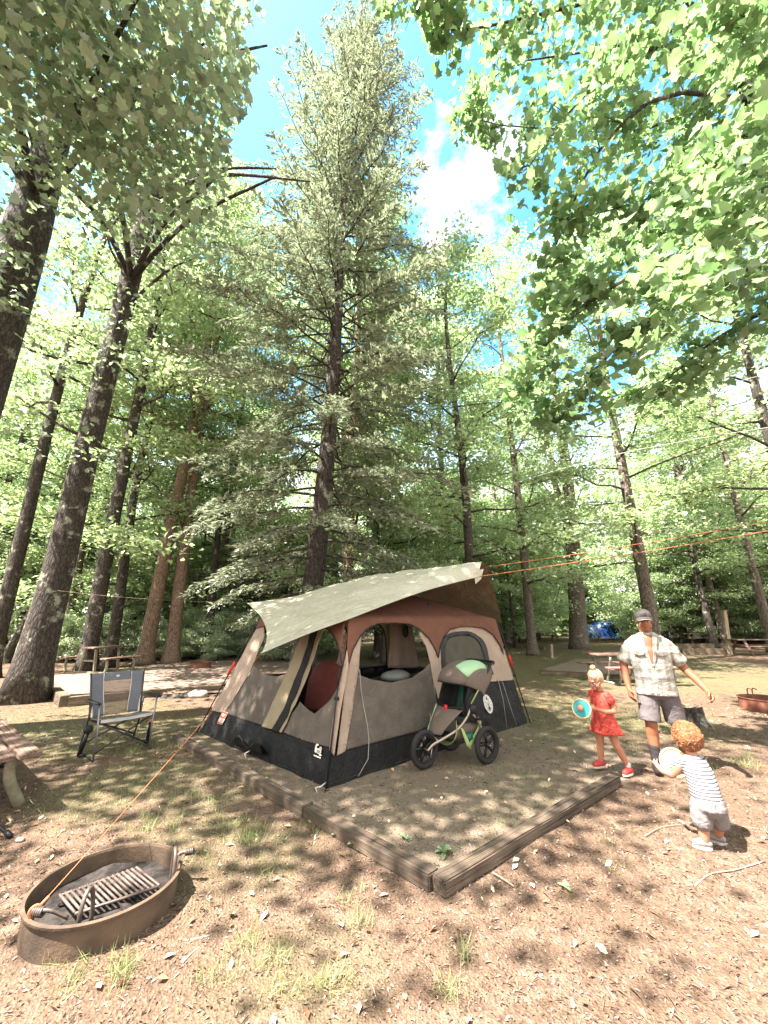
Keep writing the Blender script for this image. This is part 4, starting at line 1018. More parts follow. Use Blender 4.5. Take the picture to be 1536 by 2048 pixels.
# ------------------------------------------------------------------ family tent
print('tent')
M['t_black'] = mat_fabric('tent_black_base', (.010, .009, .009), .2, 0, .6, .9, 9); M['t_black'].node_tree.nodes['Principled BSDF'].inputs['Specular IOR Level'].default_value = .22
M['t_grey'] = mat_fabric('tent_grey_mesh_flap', (.115, .094, .076), .16, .12, .85, .8, 8)
M['t_olive'] = mat_fabric('tent_dark_window_mesh', (.075, .068, .050), .1, .1, .8, .3, 5)
M['t_beige'] = mat_fabric('tent_beige_panel', (.46, .35, .27), .08, .3, .8, .6, 10)
M['t_tan'] = mat_fabric('tent_inner_tan', (.42, .34, .22), .08, .4, .8, .3, 6)
M['t_rust'] = mat_fabric('tent_rust_roof', (.27, .125, .082), .1, .5, .8, .45, 4)
M['t_floor'] = mat_fabric('tent_floor', (.06, .05, .045), .1, 0, .8, .3, 4)
M['t_pipe'] = mat_basic('black_piping', (.012, .012, .012), .5)
M['t_pole'] = mat_basic('tent_pole_black', (.02, .02, .022), .35, .3)
M['red'] = mat_basic('red_strap', (.55, .03, .02), .6)
M['white'] = mat_basic('white_print', (.62, .58, .52), .7)
tF, tL, tR = Vector((-.571, 4.52, .0)), Vector((-2.79, 6.55, .0)), Vector((2.39, 7.16, .0)); tK = tL+tR-tF
tc_ = (tF+tL+tR+tK)/4; EH = 1.66
def up_(p, s): return Vector((tc_.x+(p.x-tc_.x)*s, tc_.y+(p.y-tc_.y)*s, EH))
uF, uL, uR, uK = up_(tF, .74), up_(tL, .70), up_(tR, .83), up_(tK, .78)
tent = thing('family_tent', 'large rust, beige and black family tent with its door flaps open, on the timbered pad', 'tent', tF)
class Wall:
    def __init__(s, a, b, ua, ub, bulge=.03, seed=0):
        s.a, s.b, s.ua, s.ub, s.bulge, s.seed = a, b, ua, ub, bulge, seed
        s.n = ((b-a).cross(ua-a)).normalized()
        if s.n.dot(a-Vector((tc_.x, tc_.y, 0))) < 0: s.n = -s.n
    def flat(s, u, v): return s.a.lerp(s.b, u).lerp(s.ua.lerp(s.ub, u), v)
    def P(s, u, v, off=0.0):
        p = s.flat(u, v)
        w_ = math.sin(math.pi*min(1, max(0, v)))*math.sin(math.pi*min(1, max(0, u)))
        n = noise.noise(Vector((u*7+s.seed, v*3, 0)))*.030 + noise.noise(Vector((u*19+v*6+s.seed, v*4-u*3, 2)))*.016 + noise.noise(Vector((u*34-v*12+s.seed, v*9, 5)))*.007
        if v < .12: n += noise.noise(Vector((u*26+s.seed, v*9, 7)))*.06*(1-v/.12)
        return p + s.n*(off - s.bulge*w_ + n*min(1, 3*w_+.25))
    def uv(s, px, py):
        r = ray(px, py); o = Vector((0, 0, CAMZ)); u, v = .5, .5
        for _ in range(12):
            p = s.flat(u, v); nrm = (s.b-s.a).lerp(s.ub-s.ua, v).cross(s.ua.lerp(s.ub, u)-s.a.lerp(s.b, u))
            t_ = (p-o).dot(nrm)/r.dot(nrm); h = o+r*t_; d = h-p
            du = (s.b-s.a).lerp(s.ub-s.ua, v); dv_ = s.ua.lerp(s.ub, u)-s.a.lerp(s.b, u)
            A = Matrix(((du.dot(du), du.dot(dv_)), (du.dot(dv_), dv_.dot(dv_)))); bb = Vector((d.dot(du), d.dot(dv_)))
            x = A.inverted() @ bb; u += x[0]; v += x[1]
        return (u, v)
def patch(wl, outer, holes=(), off=0.0, sp=.045, mb=None):
    """fabric panel: polygon in wall coordinates, filled with a fine mesh"""
    mb = mb or MB(); W_ = (wl.b-wl.a).length; Hh = (wl.ua-wl.a).length
    def dens(P):
        o = []
        for i in range(len(P)):
            a = Vector(P[i]); b = Vector(P[(i+1) % len(P)]); L = math.hypot((b.x-a.x)*W_, (b.y-a.y)*Hh); k = max(1, int(L/sp))
            o += [a.lerp(b, j/k) for j in range(k)]
        return o
    vs_, ed = [], []
    for P in [outer]+list(holes):
        d = dens(P); b = len(vs_); vs_ += d; ed += [(b+i, b+(i+1) % len(d)) for i in range(len(d))]
    us = [p[0] for p in outer]; vv = [p[1] for p in outer]; nb = len(vs_)
    def inside(P, x, y):
        c = False; n = len(P)
        for i in range(n):
            a, b = P[i], P[(i+1) % n]
            if (a[1] > y) != (b[1] > y) and x < (b[0]-a[0])*(y-a[1])/(b[1]-a[1])+a[0]: c = not c
        return c
    du, dv_ = sp/W_, sp/Hh; x = min(us)+du*.5
    while x < max(us):
        y = min(vv)+dv_*.5
        while y < max(vv):
            if inside(outer, x, y) and not any(inside(h, x, y) for h in holes): vs_.append(Vector((x, y)))
            y += dv_
        x += du
    r_ = geometry.delaunay_2d_cdt(vs_, ed, [], 0, 1e-6)
    V2, F2 = r_[0], r_[2]; F2 = [f for f in F2 if (lambda c: inside(outer, c[0], c[1]) and not any(inside(h, c[0], c[1]) for h in holes))((sum(V2[i][0] for i in f)/3, sum(V2[i][1] for i in f)/3))]
    mb.add([wl.P(p[0], p[1], off) for p in V2], F2); return mb
def arch(u0, u1, v0, v1, n=14, k=2.4):
    """arched outline: flat base at v0, rounded top at v1"""
    o = [(u0, v0), (u1, v0)]; cu = (u0+u1)/2; ru = (u1-u0)/2; vm = v1-(v1-v0)*.42
    for i in range(n+1):
        a = math.pi*i/n; c, s_ = math.cos(a), math.sin(a)
        o.append((cu+ru*math.copysign(abs(c)**(2/k), c), vm+(v1-vm)*abs(s_)**(2/k)))
    return o
def strip_along(wl, pts, w_, off, mb=None, r=None):
    mb = mb or MB(); mb.tube([wl.P(u, v, off) for u, v in pts], r or w_, 6); return mb
W1 = Wall(tF, tR, uF, uR, .04, 1); W2 = Wall(tL, tF, uL, uF, .03, 5); W3 = Wall(tR, tK, uR, uK, .03, 9); W4 = Wall(tK, tL, uK, uL, .04, 13)
p1 = lambda *a: [W1.uv(x, y) for x, y in a]
p2 = lambda *a: [W2.uv(x, y) for x, y in a]
def part(name, mb, mat, sol=0.0, parent=None, sm_=True, label=None):
    o = build(name, mb, M[mat], parent or tent, smooth=sm_, off=tF, solid=sol)
    if label: o['label'] = label
    return o
# --- right-hand (long) wall
base1 = p1((672, 1508), (700, 1497), (760, 1482), (820, 1467), (872, 1452), (930, 1438)) 
v0r = W1.uv(960, 1357)[1]; v0r2 = W1.uv(1022, 1361)[1]
um = W1.uv(880, 1400)[0]
bl = [(-.0, -.02), (1.0, -.02), (1.0, v0r2), (um+.03, v0r), (um+.01, base1[4][1])] + [(u, v) for u, v in reversed(base1[:5])] + [(0, base1[0][1])]
part('base_panel', patch(W1, bl), 't_black', .004, label='black lower skirt of the long side')
g1 = p1((714, 1349), (740, 1358), (784, 1365), (826, 1355), (848, 1340), (862, 1325), (872, 1380), (884, 1449), (820, 1467), (760, 1482), (692, 1500), (700, 1430))
part('flap', patch(W1, g1, off=.012), 't_grey', .004, label='grey half-lowered flap on the long side')
st = p1((703, 1265), (721, 1262), (715, 1349), (703, 1430), (690, 1502), (672, 1512), (684, 1420), (694, 1330))
part('corner_panel', patch(W1, st, off=.018), 't_beige', .004)
mid = p1((842, 1262), (856, 1272), (868, 1290), (877, 1310), (884, 1345), (892, 1395), (889, 1450), (884, 1449), (874, 1390), (862, 1325), (852, 1290), (838, 1268))
part('corner_panel', patch(W1, mid, off=.016), 't_beige', .004)
ring1 = arch(um+.035, W1.uv(1003, 1320)[0], v0r+.002, W1.uv(930, 1256)[1])
w0 = W1.uv(890, 1330); wA = arch(W1.uv(888, 1330)[0], W1.uv(977, 1320)[0], v0r+.03, W1.uv(930, 1265)[1])
edge1 = [(um-.01, v0r)] + [(um-.01, .86), (um+.02, .93), (um+.08, .985), (.93, .985), (1.0, .93), (1.0, v0r2)]
part('window_panel', patch(W1, edge1, [wA], off=.008), 't_beige', .004)
winf = arch(W1.uv(886, 1330)[0], W1.uv(980, 1320)[0], v0r+.018, W1.uv(930, 1262.5)[1]); wini = arch(W1.uv(895, 1330)[0], W1.uv(970, 1320)[0], v0r+.05, W1.uv(930, 1270)[1])
wf_ = part('window', patch(W1, wini, off=.004), 't_olive', .003)
part('window_frame', patch(W1, winf, [wini], off=.016, sp=.03), 't_pipe', .006, parent=wf_)
# rust valance with scalloped lower edge
sc = p1((700, 1236), (690, 1338), (694, 1330), (703, 1300), (716, 1276), (732, 1258), (752, 1249), (790, 1247), (818, 1250), (838, 1260), (856, 1277), (868, 1296), (876, 1316), (878, 1296), (884, 1276), (898, 1260), (918, 1254), (945, 1254), (966, 1258), (984, 1270), (998, 1292), (1004, 1310))
val = [(0.0, 1.0)] + sc[1:] + [(1.0, .74), (1.0, 1.0)]
val = [(max(0.0, min(1, u)), min(1, v)) for u, v in val]
part('roof_valance', patch(W1, val, off=.028, sp=.04), 't_rust', .004)
part('piping', strip_along(W1, [(u, v) for u, v in sc[1:13]], .006, .036), 't_pipe'); part('piping', strip_along(W1, sc[12:], .006, .036), 't_pipe')
# --- left-hand (door) wall
sl_ = p2((436, 1425), (450, 1427), (505, 1332), (530, 1275), (522, 1270))
part('corner_panel', patch(W2, [(0, sl_[0][1]), (sl_[1][0], sl_[1][1]), sl_[2], sl_[3], (0.02, 1.0), (0, 1)], off=.012), 't_beige', .004)
part('flap', patch(W2, p2((450, 1427), (507, 1331), (520, 1343), (535, 1350), (553, 1352), (573, 1345), (548, 1400), (526, 1451), (490, 1440)), off=.006), 't_grey', .004, label='grey lowered flap left of the door')
part('door_flap', patch(W2, p2((607, 1262), (627, 1256), (618, 1290), (590, 1360), (566, 1420), (545, 1459), (524, 1454), (548, 1400), (575, 1342)), off=.03), 't_tan', .004, label='tan rolled door flap')
part('door_zip', patch(W2, p2((627, 1256), (640, 1255), (627, 1300), (600, 1370), (578, 1425), (557, 1465), (545, 1460), (566, 1420), (590, 1360), (618, 1290)), off=.036), 't_black', .006)
part('door_flap', patch(W2, p2((640, 1255), (651, 1258), (636, 1300), (612, 1362), (590, 1410), (563, 1466), (556, 1462), (578, 1425), (600, 1370), (627, 1300)), off=.030), 't_tan', .004, label='thin tan edge of the door opening')
part('flap', patch(W2, p2((563, 1464), (580, 1432), (598, 1402), (612, 1416), (627, 1427), (645, 1414), (662, 1396), (679, 1372), (672, 1430), (664, 1496), (610, 1482)), off=.008), 't_grey', .004, label='grey sagging flap right of the door')
part('corner_panel', patch(W2, p2((690, 1330), (697, 1300), (700, 1330), (684, 1420), (671, 1512), (661, 1500), (668, 1440), (680, 1370)), off=.020), 't_beige', .004)
bt = p2((436, 1424), (480, 1437), (526, 1452), (545, 1461), (563, 1464), (610, 1482), (664, 1497))
part('base_panel', patch(W2, [(0, -.02), (1, -.02), (1, bt[-1][1])]+list(reversed(bt[:-1]))+[(0, bt[0][1])], off=.004), 't_black', .004, label='black skirt under the door wall')
sc2 = p2((641, 1256), (653, 1257), (665, 1266), (676, 1284), (684, 1306), (689, 1336))
part('roof_valance', patch(W2, [(0.0, 1.0), (0, .90), (.12, .93), (.30, .96), (.5, .97)]+sc2+[(1.0, sc2[-1][1]), (1, 1)], off=.028), 't_rust', .004)
part('piping', strip_along(W2, sc2, .006, .034), 't_pipe')
# black bundle of cloth at the door foot
mb = MB(); q0 = W2.P(.42, .02, .1); q1 = W2.P(.62, .03, .08)
mb.grid(lambda u, v: Vector(q0).lerp(Vector(q1), u)*1.0 + W2.n*(.10*math.sin(v*math.pi)) + Vector((0, 0, .13*math.sin(v*math.pi)*(.6+.4*math.sin(u*9)) + .02*noise.noise(Vector((u*9, v*5, 3))))) + (W2.ua-W2.a)*0.0 - W2.n*.12*v, 26, 12)
part('door_sill', mb, 't_black', .004)
# --- far walls with their window openings
def far_wall(wl, wins, nm):
    part('base_panel', patch(wl, [(0, -.02), (1, -.02), (1, .42), (0, .42)], sp=.12), 't_black', .004)
    part('wall_panel', patch(wl, [(0, .42), (1, .42), (1, 1), (0, 1)], wins, off=.004, sp=.09), 't_tan', .004)
    for h in wins:
        c = Vector((sum(a for a, b in h)/len(h), sum(b for a, b in h)/len(h)))
        inner = [tuple(c+(Vector(q)-c)*.9) for q in h]; part('window_frame', patch(wl, h, [inner], off=-.012, sp=.06), 't_pipe', .006)
far_wall(W3, [arch(.06, .46, .42, .97), arch(.54, .94, .42, .97)], 'r')
far_wall(W4, [arch(.03, .31, .42, .97), arch(.36, .64, .42, .97), arch(.69, .97, .42, .97)], 'b')
# --- roof
dl = (tR-tF).normalized(); ra = Vector((tc_.x, tc_.y, 2.13))-dl*.55; rb = Vector((tc_.x, tc_.y, 2.13))+dl*.75
mb = MB()
def rq(a, b, c, d, n1=18, n2=12):
    mb.grid(lambda u, v: a.lerp(b, u).lerp(d.lerp(c, u), v)+Vector((0, 0, .045*math.sin(math.pi*v)*(.4+.6*math.sin(math.pi*u))+.012*noise.noise(Vector((u*6, v*4, a.x))))), n1, n2)
rq(uF, uR, rb, ra); rq(uR, uK, rb, rb); rq(uK, uL, ra, rb); rq(uL, uF, ra, ra)
part('roof', mb, 't_rust', .004)
mb = MB(); mb.grid(lambda u, v: tF.lerp(tR, u).lerp(tL.lerp(tK, u), v)+Vector((0, 0, .02+.01*noise.noise(Vector((u*8, v*8, 0))))), 20, 20); part('floor', mb, 't_floor')
# small triangular tie-out patch on the valance
mb = MB(); tt = p1((853, 1202), (864, 1214), (857, 1216)); c = D(853, 1202, 5.75)
mb.add([D(853, 1201, 5.72), D(864, 1214, 5.70), D(857, 1216, 5.70), D(858, 1212, 5.78)], [(0, 1, 2), (0, 2, 3), (0, 3, 1)]); part('tie_patch', mb, 't_pipe')
# --- poles on the outside of the corners
cornerdir = {}
for b_, u_, nm in ((tF, uF, 0), (tL, uL, 1), (tR, uR, 2), (tK, uK, 3)):
    o_ = (b_-tc_); o_.z = 0; o_.normalize(); mb = MB()
    mb.tube([b_+o_*.05, b_.lerp(u_, .45)+o_*.055, b_.lerp(u_, .62 if nm == 0 else .92)+o_*.05] + ([] if nm == 0 else [u_+o_*.02]), .009, 8)
    mb.tube([b_+o_*.05, b_+o_*.10+Vector((0, 0, -.02))], .009, 6)
    po = part('pole', mb, 't_pole')
    if nm in (1, 2, 0):
        k = {1: .48, 2: .52, 0: .55}[nm]; rs = MB(); rs.tube([b_.lerp(u_, k)+o_*.058, b_.lerp(u_, k+.12)+o_*.062], .020 if nm else .012, 8)
        part('strap', rs, 'red' if nm else 't_pipe', parent=po)
        cl = MB(); cl.box(b_.lerp(u_, k-.08)+o_*.04, (.05, .05, .03)); part('clip', cl, 't_pipe', parent=po)
# stake at the near corner
mb = MB(); s0 = tF+Vector((-.06, -.07, 0)); mb.tube([s0+Vector((.05, .06, .05)), s0+Vector((0, 0, .03)), s0+Vector((-.05, -.01, .025)), s0+Vector((-.02, -.03, -.03))], .006, 6); part('stake', mb, 'white')
mb = MB(); s0 = W2.P(.53, 0, .10); mb.tube([s0+Vector((.03, .03, .05)), s0+Vector((0, 0, .03)), s0+Vector((-.03, -.02, .02)), s0+Vector((-.01, -.03, -.03))], .006, 6); part('stake', mb, 'white')
# dangling cords on the walls
M['cord_grey'] = mat_basic('pale_cord', (.35, .33, .30), .7)
def wcord(wl, pts, label=None):
    mb = MB(); mb.tube([wl.P(*wl.uv(x, y), .05) for x, y in pts], .0035, 5); part('cord', mb, 'cord_grey')
wcord(W1, [(714, 1340), (719, 1375), (725, 1412), (731, 1450), (733, 1480), (731, 1518), (712, 1552)])
wcord(W1, [(994, 1362), (1001, 1400), (1009, 1455)]); wcord(W1, [(1002, 1364), (1014, 1410), (1028, 1450)])
# printed marks
def decal(wl, cu, cv, su, sv, shapes, off, mat, name, parent=None):
    mb = MB(); W_ = (wl.b-wl.a).length; Hh = (wl.ua-wl.a).length
    for sh in shapes:
        b = len(mb.v)
        for x, y in sh: mb.v.append(tuple(wl.P(cu+x*su/W_, cv+y*sv/Hh, off)))
        mb.f.append(tuple(range(b, b+len(sh))))
    return part(name, mb, mat, parent=parent, sm_=False)
def disc2(cx, cy, rx, ry, n=28, a0=0, a1=6.2832): return [(cx+rx*math.cos(a0+(a1-a0)*i/n), cy+ry*math.sin(a0+(a1-a0)*i/n)) for i in range(n)]
lu, lv = W1.uv(974, 1408)
em = decal(W1, lu, lv, 1, 1, [disc2(0, 0, .105, .14)], .028, 'white', 'emblem')
shp = [[(-.022, .072), (.022, .072), (.010, .092), (-.010, .092)], [(-.030, .060), (.030, .060), (.030, .068), (-.030, .068)], [(-.006, .092), (.006, .092), (.006, .104), (-.006, .104)],
       [(-.026, .055), (-.020, .055), (-.020, .0), (-.026, .0)], [(.020, .055), (.026, .055), (.026, .0), (.020, .0)], [(-.024, .0), (.024, .0), (.024, -.008), (-.024, -.008)], [(-.012, -.012), (.012, -.012), (.006, -.035), (-.006, -.035)],
       [(-.020, -.040), (.020, -.040), (.030, -.080), (-.030, -.080)], [(-.034, -.088), (.034, -.088), (.034, -.096), (-.034, -.096)]]
for k in range(12):
    a = 6.2832*k/12+.26
    if abs(math.cos(a)) > .25: shp.append([(math.cos(a-.03)*.055, math.sin(a-.03)*.075), (math.cos(a-.03)*.088, math.sin(a-.03)*.118), (math.cos(a+.03)*.088, math.sin(a+.03)*.118), (math.cos(a+.03)*.055, math.sin(a+.03)*.075)])
decal(W1, lu, lv, 1, 1, shp, .034, 't_pipe', 'lantern_mark', parent=em)
lu, lv = W2.uv(641, 1503)
em = decal(W2, lu, lv, 1, 1, [disc2(.0, .0, .052, .026, 14), disc2(.03, .028, .022, .02, 10), disc2(-.045, .018, .014, .045, 10), disc2(-.03, .055, .025, .010, 10), disc2(.04, -.03, .025, .010, 8), [(-.06, -.045), (.055, -.05), (.055, -.062), (-.06, -.057)]], .03, 'white', 'emblem')
decal(W2, lu, lv, 1, 1, [disc2(.034, .032, .005, .005, 8), [(-.02, .006), (.03, .006), (.03, -.001), (-.02, -.001)], [(-.02, -.008), (.03, -.008), (.03, -.013), (-.02, -.013)]], .034, 't_pipe', 'lettering', parent=em)
lu, lv = W2.uv(449, 1437)
M['tag_red'] = mat_basic('red_tag', (.45, .07, .04), .6); M['tag_white'] = mat_basic('white_tag', (.55, .42, .36), .6)
em = decal(W2, lu, lv, 1, 1, [[(-.075, -.085), (.075, -.085), (.075, .09), (-.075, .09)]], .030, 'tag_white', 'tag')
decal(W2, lu, lv, 1, 1, [[(-.07, .0), (.07, .0), (.07, .085), (-.07, .085)], [(-.07, -.08), (.07, -.08), (.07, -.062), (-.07, -.062)]], .033, 'tag_red', 'lettering', parent=em)
decal(W2, lu, lv, 1, 1, [disc2(0, .045, .045, .028, 14)]+[[(-.06+.03*k, -.045), (-.04+.03*k, -.045), (-.04+.03*k, -.015), (-.06+.03*k, -.015)] for k in range(4)], .035, 'tag_white', 'lettering', parent=em)
# --- things inside the tent
M['maroon'] = mat_fabric('maroon_chair_cloth', (.13, .030, .022), .1, .1); M['navy'] = mat_fabric('navy_cloth', (.02, .022, .04), .1)
M['pillow'] = mat_fabric('grey_pillow', (.17, .18, .17), .1, 0, .9, .5, 12); M['blanket'] = mat_fabric('dark_blanket', (.045, .035, .03), .1, 0, .9, .6, 8)
cc = D(640, 1400, 5.75); ch = thing('folding_chair', 'maroon folding camp chair inside the tent behind the door', 'chair', (cc.x, cc.y, .02), R(-20))
mb = MB(); mb.grid(lambda u, v: Vector(((u-.5)*.62*(1-.25*max(0, v-.6)), .10+.16*v-.05*math.sin(u*math.pi), .42+.62*v*(1-.20*(2*u-1)**2*v))), 14, 14); build('backrest', mb, M['maroon'], ch, smooth=True, solid=.01)
mb = MB(); mb.grid(lambda u, v: Vector(((u-.5)*.60, -.36+.46*v, .43-.04*math.sin(u*math.pi))), 10, 8); build('seat', mb, M['navy'], ch, smooth=True, solid=.01)
for s in (-1, 1):
    mb = MB(); mb.tube([(s*.30, -.36, .0), (s*.30, .10, .42), (s*.31, .28, .98)], .011, 6); mb.tube([(s*.30, .30, .0), (s*.30, -.34, .43)], .011, 6); build('leg', mb, M['t_pole'], ch, smooth=True)
bc = Vector((.75, 7.1, 0)); bed = thing('air_bed', 'dark blanketed bed inside the tent behind the long side', 'bed', bc, math.atan2(dl.y, dl.x))
mb = MB(); mb.box((0, 0, .36), (1.9, 1.3, .62), bev=.12); build('mattress', mb, M['blanket'], bed, smooth=True)
mb = MB(); mb.grid(lambda u, v: Vector(((u-.5)*2.0, (v-.5)*1.4, .70+.10*noise.noise(Vector((u*3, v*3, 4)))-.25*max(0, abs(v-.5)*2-.85)*4*.3)), 24, 16); build('blanket', mb, M['blanket'], bed, smooth=True)
pp = D(792, 1352, 6.25); mb = MB(); mb.ell((0, 0, 0), (.27, .18, .085), Matrix.Rotation(math.atan2(dl.y, dl.x), 3, 'Z'))
mb.v = [tuple(Vector(v)*(1+.10*noise.noise(Vector(v)*6))) for v in mb.v]
o = build('pillow', mb, M['pillow'], loc=(pp.x, pp.y, max(.8, pp.z)), smooth=True); tag(o, 'grey pillow lying on the bed inside the tent', 'pillow')
# beige privacy curtain hanging inside
cu_ = thing('divider_curtain', 'pale beige curtain hanging inside the tent behind the long side opening', 'curtain', (D(792, 1336, 6.9).x, 6.9, .9))
a0 = D(776, 1336, 6.9); a1 = D(838, 1336, 7.2); a2 = D(824, 1252, 7.15); a3 = D(784, 1248, 6.85)
mb = MB(); mb.grid(lambda u, v: a0.lerp(a1, u).lerp(a3.lerp(a2, u), v)+Vector((0, .02*math.sin(u*14)*(1-v*.5), 0)), 30, 12)
build('cloth', mb, M['t_beige'], cu_, smooth=True, solid=.004, off=cu_.location)
mb = MB(); mb.ell(D(811, 1262, 7.02), (.055, .02, .11)); build('pocket', mb, M['t_pipe'], cu_, smooth=True, off=cu_.location)
# ------------------------------------------------------------------ tarp over the tent
print('tarp')
cols = [[(522, 1307, 4.95), (530, 1250, 6.0), (494, 1206, 7.3)], [(615, 1268, 4.93), (592, 1222, 6.1), (588, 1193, 7.3)], [(700, 1237, 5.02), (690, 1178, 6.3), (676, 1168, 7.4)],
        [(780, 1206, 5.32), (765, 1150, 6.6), (775, 1163, 7.9)], [(862, 1178, 5.7), (868, 1141, 6.8), (898, 1222, 8.3)], [(958, 1153, 6.15), (974, 1134, 6.6), (1004, 1246, 7.9)]]
CT = [[D(*p) for p in c] for c in cols]
rows = [spline([c[k] for c in CT], 60) for k in range(3)]
A_, Bc, Cc, Dc = CT[0][0], CT[0][2], CT[5][0], CT[5][2]
def tarp_pt(i, j, nv=26):
    v = j/nv; a, b, c = rows[0][i], rows[1][i], rows[2][i]; u = i/60
    # quadratic through the three, with a firmer crease over the ridge
    p = a*(2*(v-.5)*(v-1)) + b*(-4*v*(v-1)) + c*(2*v*(v-.5))
    w_ = noise.noise(Vector((u*9+v*5, v*2.5-u*2, 1)))*.05 + noise.noise(Vector((u*24+v*12, v*4-u*5, 5)))*.028
    if u > .6 and v > .45: w_ += noise.noise(Vector((u*24, v*10, 8)))*.035
    ed = min(1, 8*min(u, 1-u)+.25)*min(1, 6*min(v, 1-v)+.15)
    return p + Vector((.1, -.45, .85))*w_*ed
mb = MB(); nv = 26
for j in range(nv+1):
    for i in range(61): mb.v.append(tuple(tarp_pt(i, j)))
for j in range(nv):
    for i in range(60): mb.f.append((j*61+i, j*61+i+1, (j+1)*61+i+1, (j+1)*61+i))
m, t, p = bsdf('tarp_sage_and_brown'); g_ = t.nodes.new('ShaderNodeNewGeometry'); tcc = t.nodes.new('ShaderNodeTexCoord')
nn_ = noise_n(t, tcc.outputs['Object'], 3, 5); 
c1 = ramp(t, nn_, [(.3, (.36, .335, .25)), (.7, (.44, .41, .315))]); c2 = ramp(t, nn_, [(.3, (.15, .115, .07)), (.7, (.24, .185, .12))])
t.links.new(mixc(t, g_.outputs['Backfacing'], c1, c2), p.inputs['Base Color']); p.inputs['Roughness'].default_value = .42; p.inputs['Specular IOR Level'].default_value = .5
bump(t, p, fmath(t, 'ADD', noise_n(t, tcc.outputs['Object'], 5, 4, .6, 1.0), fmath(t, 'MULTIPLY', noise_n(t, tcc.outputs['Object'], 22, 3), .25)), .9, .06)
M['tarp'] = m
# make face normals point up so that the brown side is below
me_up = (Vector(mb.v[61*8+31])-Vector(mb.v[61*8+30])).cross(Vector(mb.v[61*9+30])-Vector(mb.v[61*8+30]))
if me_up.z < 0: mb.f = [f[::-1] for f in mb.f]
tarp = thing('tarp', 'sage green tarp with a brown underside stretched slantwise over the tent', 'tarp', A_)
sheet_o = build('sheet', mb, M['tarp'], tarp, smooth=True, off=A_)
M['tarp_hem'] = mat_fabric('tarp_hem', (.38, .37, .29), .05)
hm = MB(); hm.tube([rows[0][i]+Vector((0, 0, .004)) for i in range(61)], .009, 6); build('hem', hm, M['tarp_hem'], tarp, smooth=True, off=A_)
hm = MB(); hm.add([D(947, 1143, 6.12), D(967, 1138, 6.2), D(962, 1158, 6.16), D(951, 1168, 6.12)], [(0, 1, 2, 3)]); build('corner_tab', hm, M['tarp_hem'], tarp, off=A_, solid=.006)
# ------------------------------------------------------------------ cords
M['orange'] = mat_basic('orange_cord', (.50, .16, .07), .6); M['tan_cord'] = mat_basic('tan_cord', (.26, .19, .11), .8); M['white_cord'] = mat_basic('white_rope', (.55, .53, .48), .7)
def rope(label, pts, mat, r, sag=0.0, name='rope', n=24):
    pts = [Vector(p_) for p_ in pts]; b = pts[0]; mb = MB(); P = []
    if len(pts) == 2: P = [pts[0].lerp(pts[1], i/n)-Vector((0, 0, sag*4*(i/n)*(1-i/n))) for i in range(n+1)]
    else: P = spline(pts, n)
    mb.tube([p_-b for p_ in P], r, 6); o = build(name, mb, M[mat], loc=b, smooth=True); tag(o, label, 'rope'); return o
rope('orange guy rope running from the fire ring up to the left corner of the tarp', [TIE, A_], 'orange', .0021, .02)
mb = MB(); mb.torus((0, 0, 0), Matrix.Rotation(R(40), 3, 'Z'), .022, .008, 18, 8); mb.tube([(0, 0, 0), (.03, .04, .04)], .008, 6); o = build('rope_knot', mb, M['orange'], loc=TIE, smooth=True); tag(o, 'orange knot tied round the coiled handle of the fire ring', 'knot')
wr_ = [D(1536, 1058, 6.2), D(1280, 1090, 6.3), D(1130, 1112, 6.3), D(980, 1143, 6.2)]
rope('thicker orange guy rope from the right tarp corner out past the right picture edge', [Cc, D(1640, 1043, 6.6)], 'orange', .0055, .03)
rope('orange guy rope from the ridge end of the tarp rising just above the thicker rope', [CT[5][1], D(1140, 1110, 6.8), D(1300, 1084, 6.9), D(1640, 1026, 7.2)], 'orange', .004)
rope('thin pale cord from the leaning tree to the back corner of the tarp', [D(115, 1181, 8.55), Bc], 'tan_cord', .002, .05)
rope('lower white line crossing in front of the right hand trees', [D(930, 996, 14.6), D(1250, 905, 12), D(1700, 830, 10)], 'white_cord', .008)
rope('upper white line rising to the right in front of the trees', [D(935, 935, 15), D(1150, 858, 13), D(1700, 700, 10.5)], 'white_cord', .008)
# ------------------------------------------------------------------ blue tent far away
M['blue'] = mat_fabric('blue_tarp_cloth', (.008, .028, .10), .4, 0, .35, .9, 3); M['blue_d'] = mat_fabric('dark_blue_cloth', (.012, .03, .06), .2, 0, .6, .4, 3); M['teal_c'] = mat_fabric('teal_cloth', (.03, .15, .22), .1)
b = G(1206, 1275); Yb = b.y; bt_ = thing('dome_tent', 'small distant blue dome tent under the trees behind the forked tree', 'tent', (b.x, Yb, 0))
def dome(cx, w_, d_, h, mat, nm, cut=None):
    mb = MB(); mb.grid(lambda u, v: Vector((cx+w_*math.cos(math.pi*u)*(1-.25*math.sin(math.pi*v)**2*0), d_*math.cos(math.pi*v)*math.sin(math.pi*u)**.6, h*math.sin(math.pi*u)**.75*math.sin(math.pi*v)**.6)), 20, 16); build(nm, mb, M[mat], bt_, smooth=True)
k = Yb/F
dome(5*k, 27*k, 1.3, 33*k, 'blue', 'rain_fly'); dome(-20*k, 15*k, 1.2, 24*k, 'blue_d', 'tent_body'); dome(19*k, 10*k, 1.35, 17*k, 'teal_c', 'door')
mb = MB(); mb.tube([(22*k, -1.1, 22*k), (42*k, -1.3, 0)], .03, 5); mb.tube([(14*k, -1.3, 14*k), (33*k, -1.6, 0)], .03, 5); build('guy_line', mb, M['white_cord'], bt_)
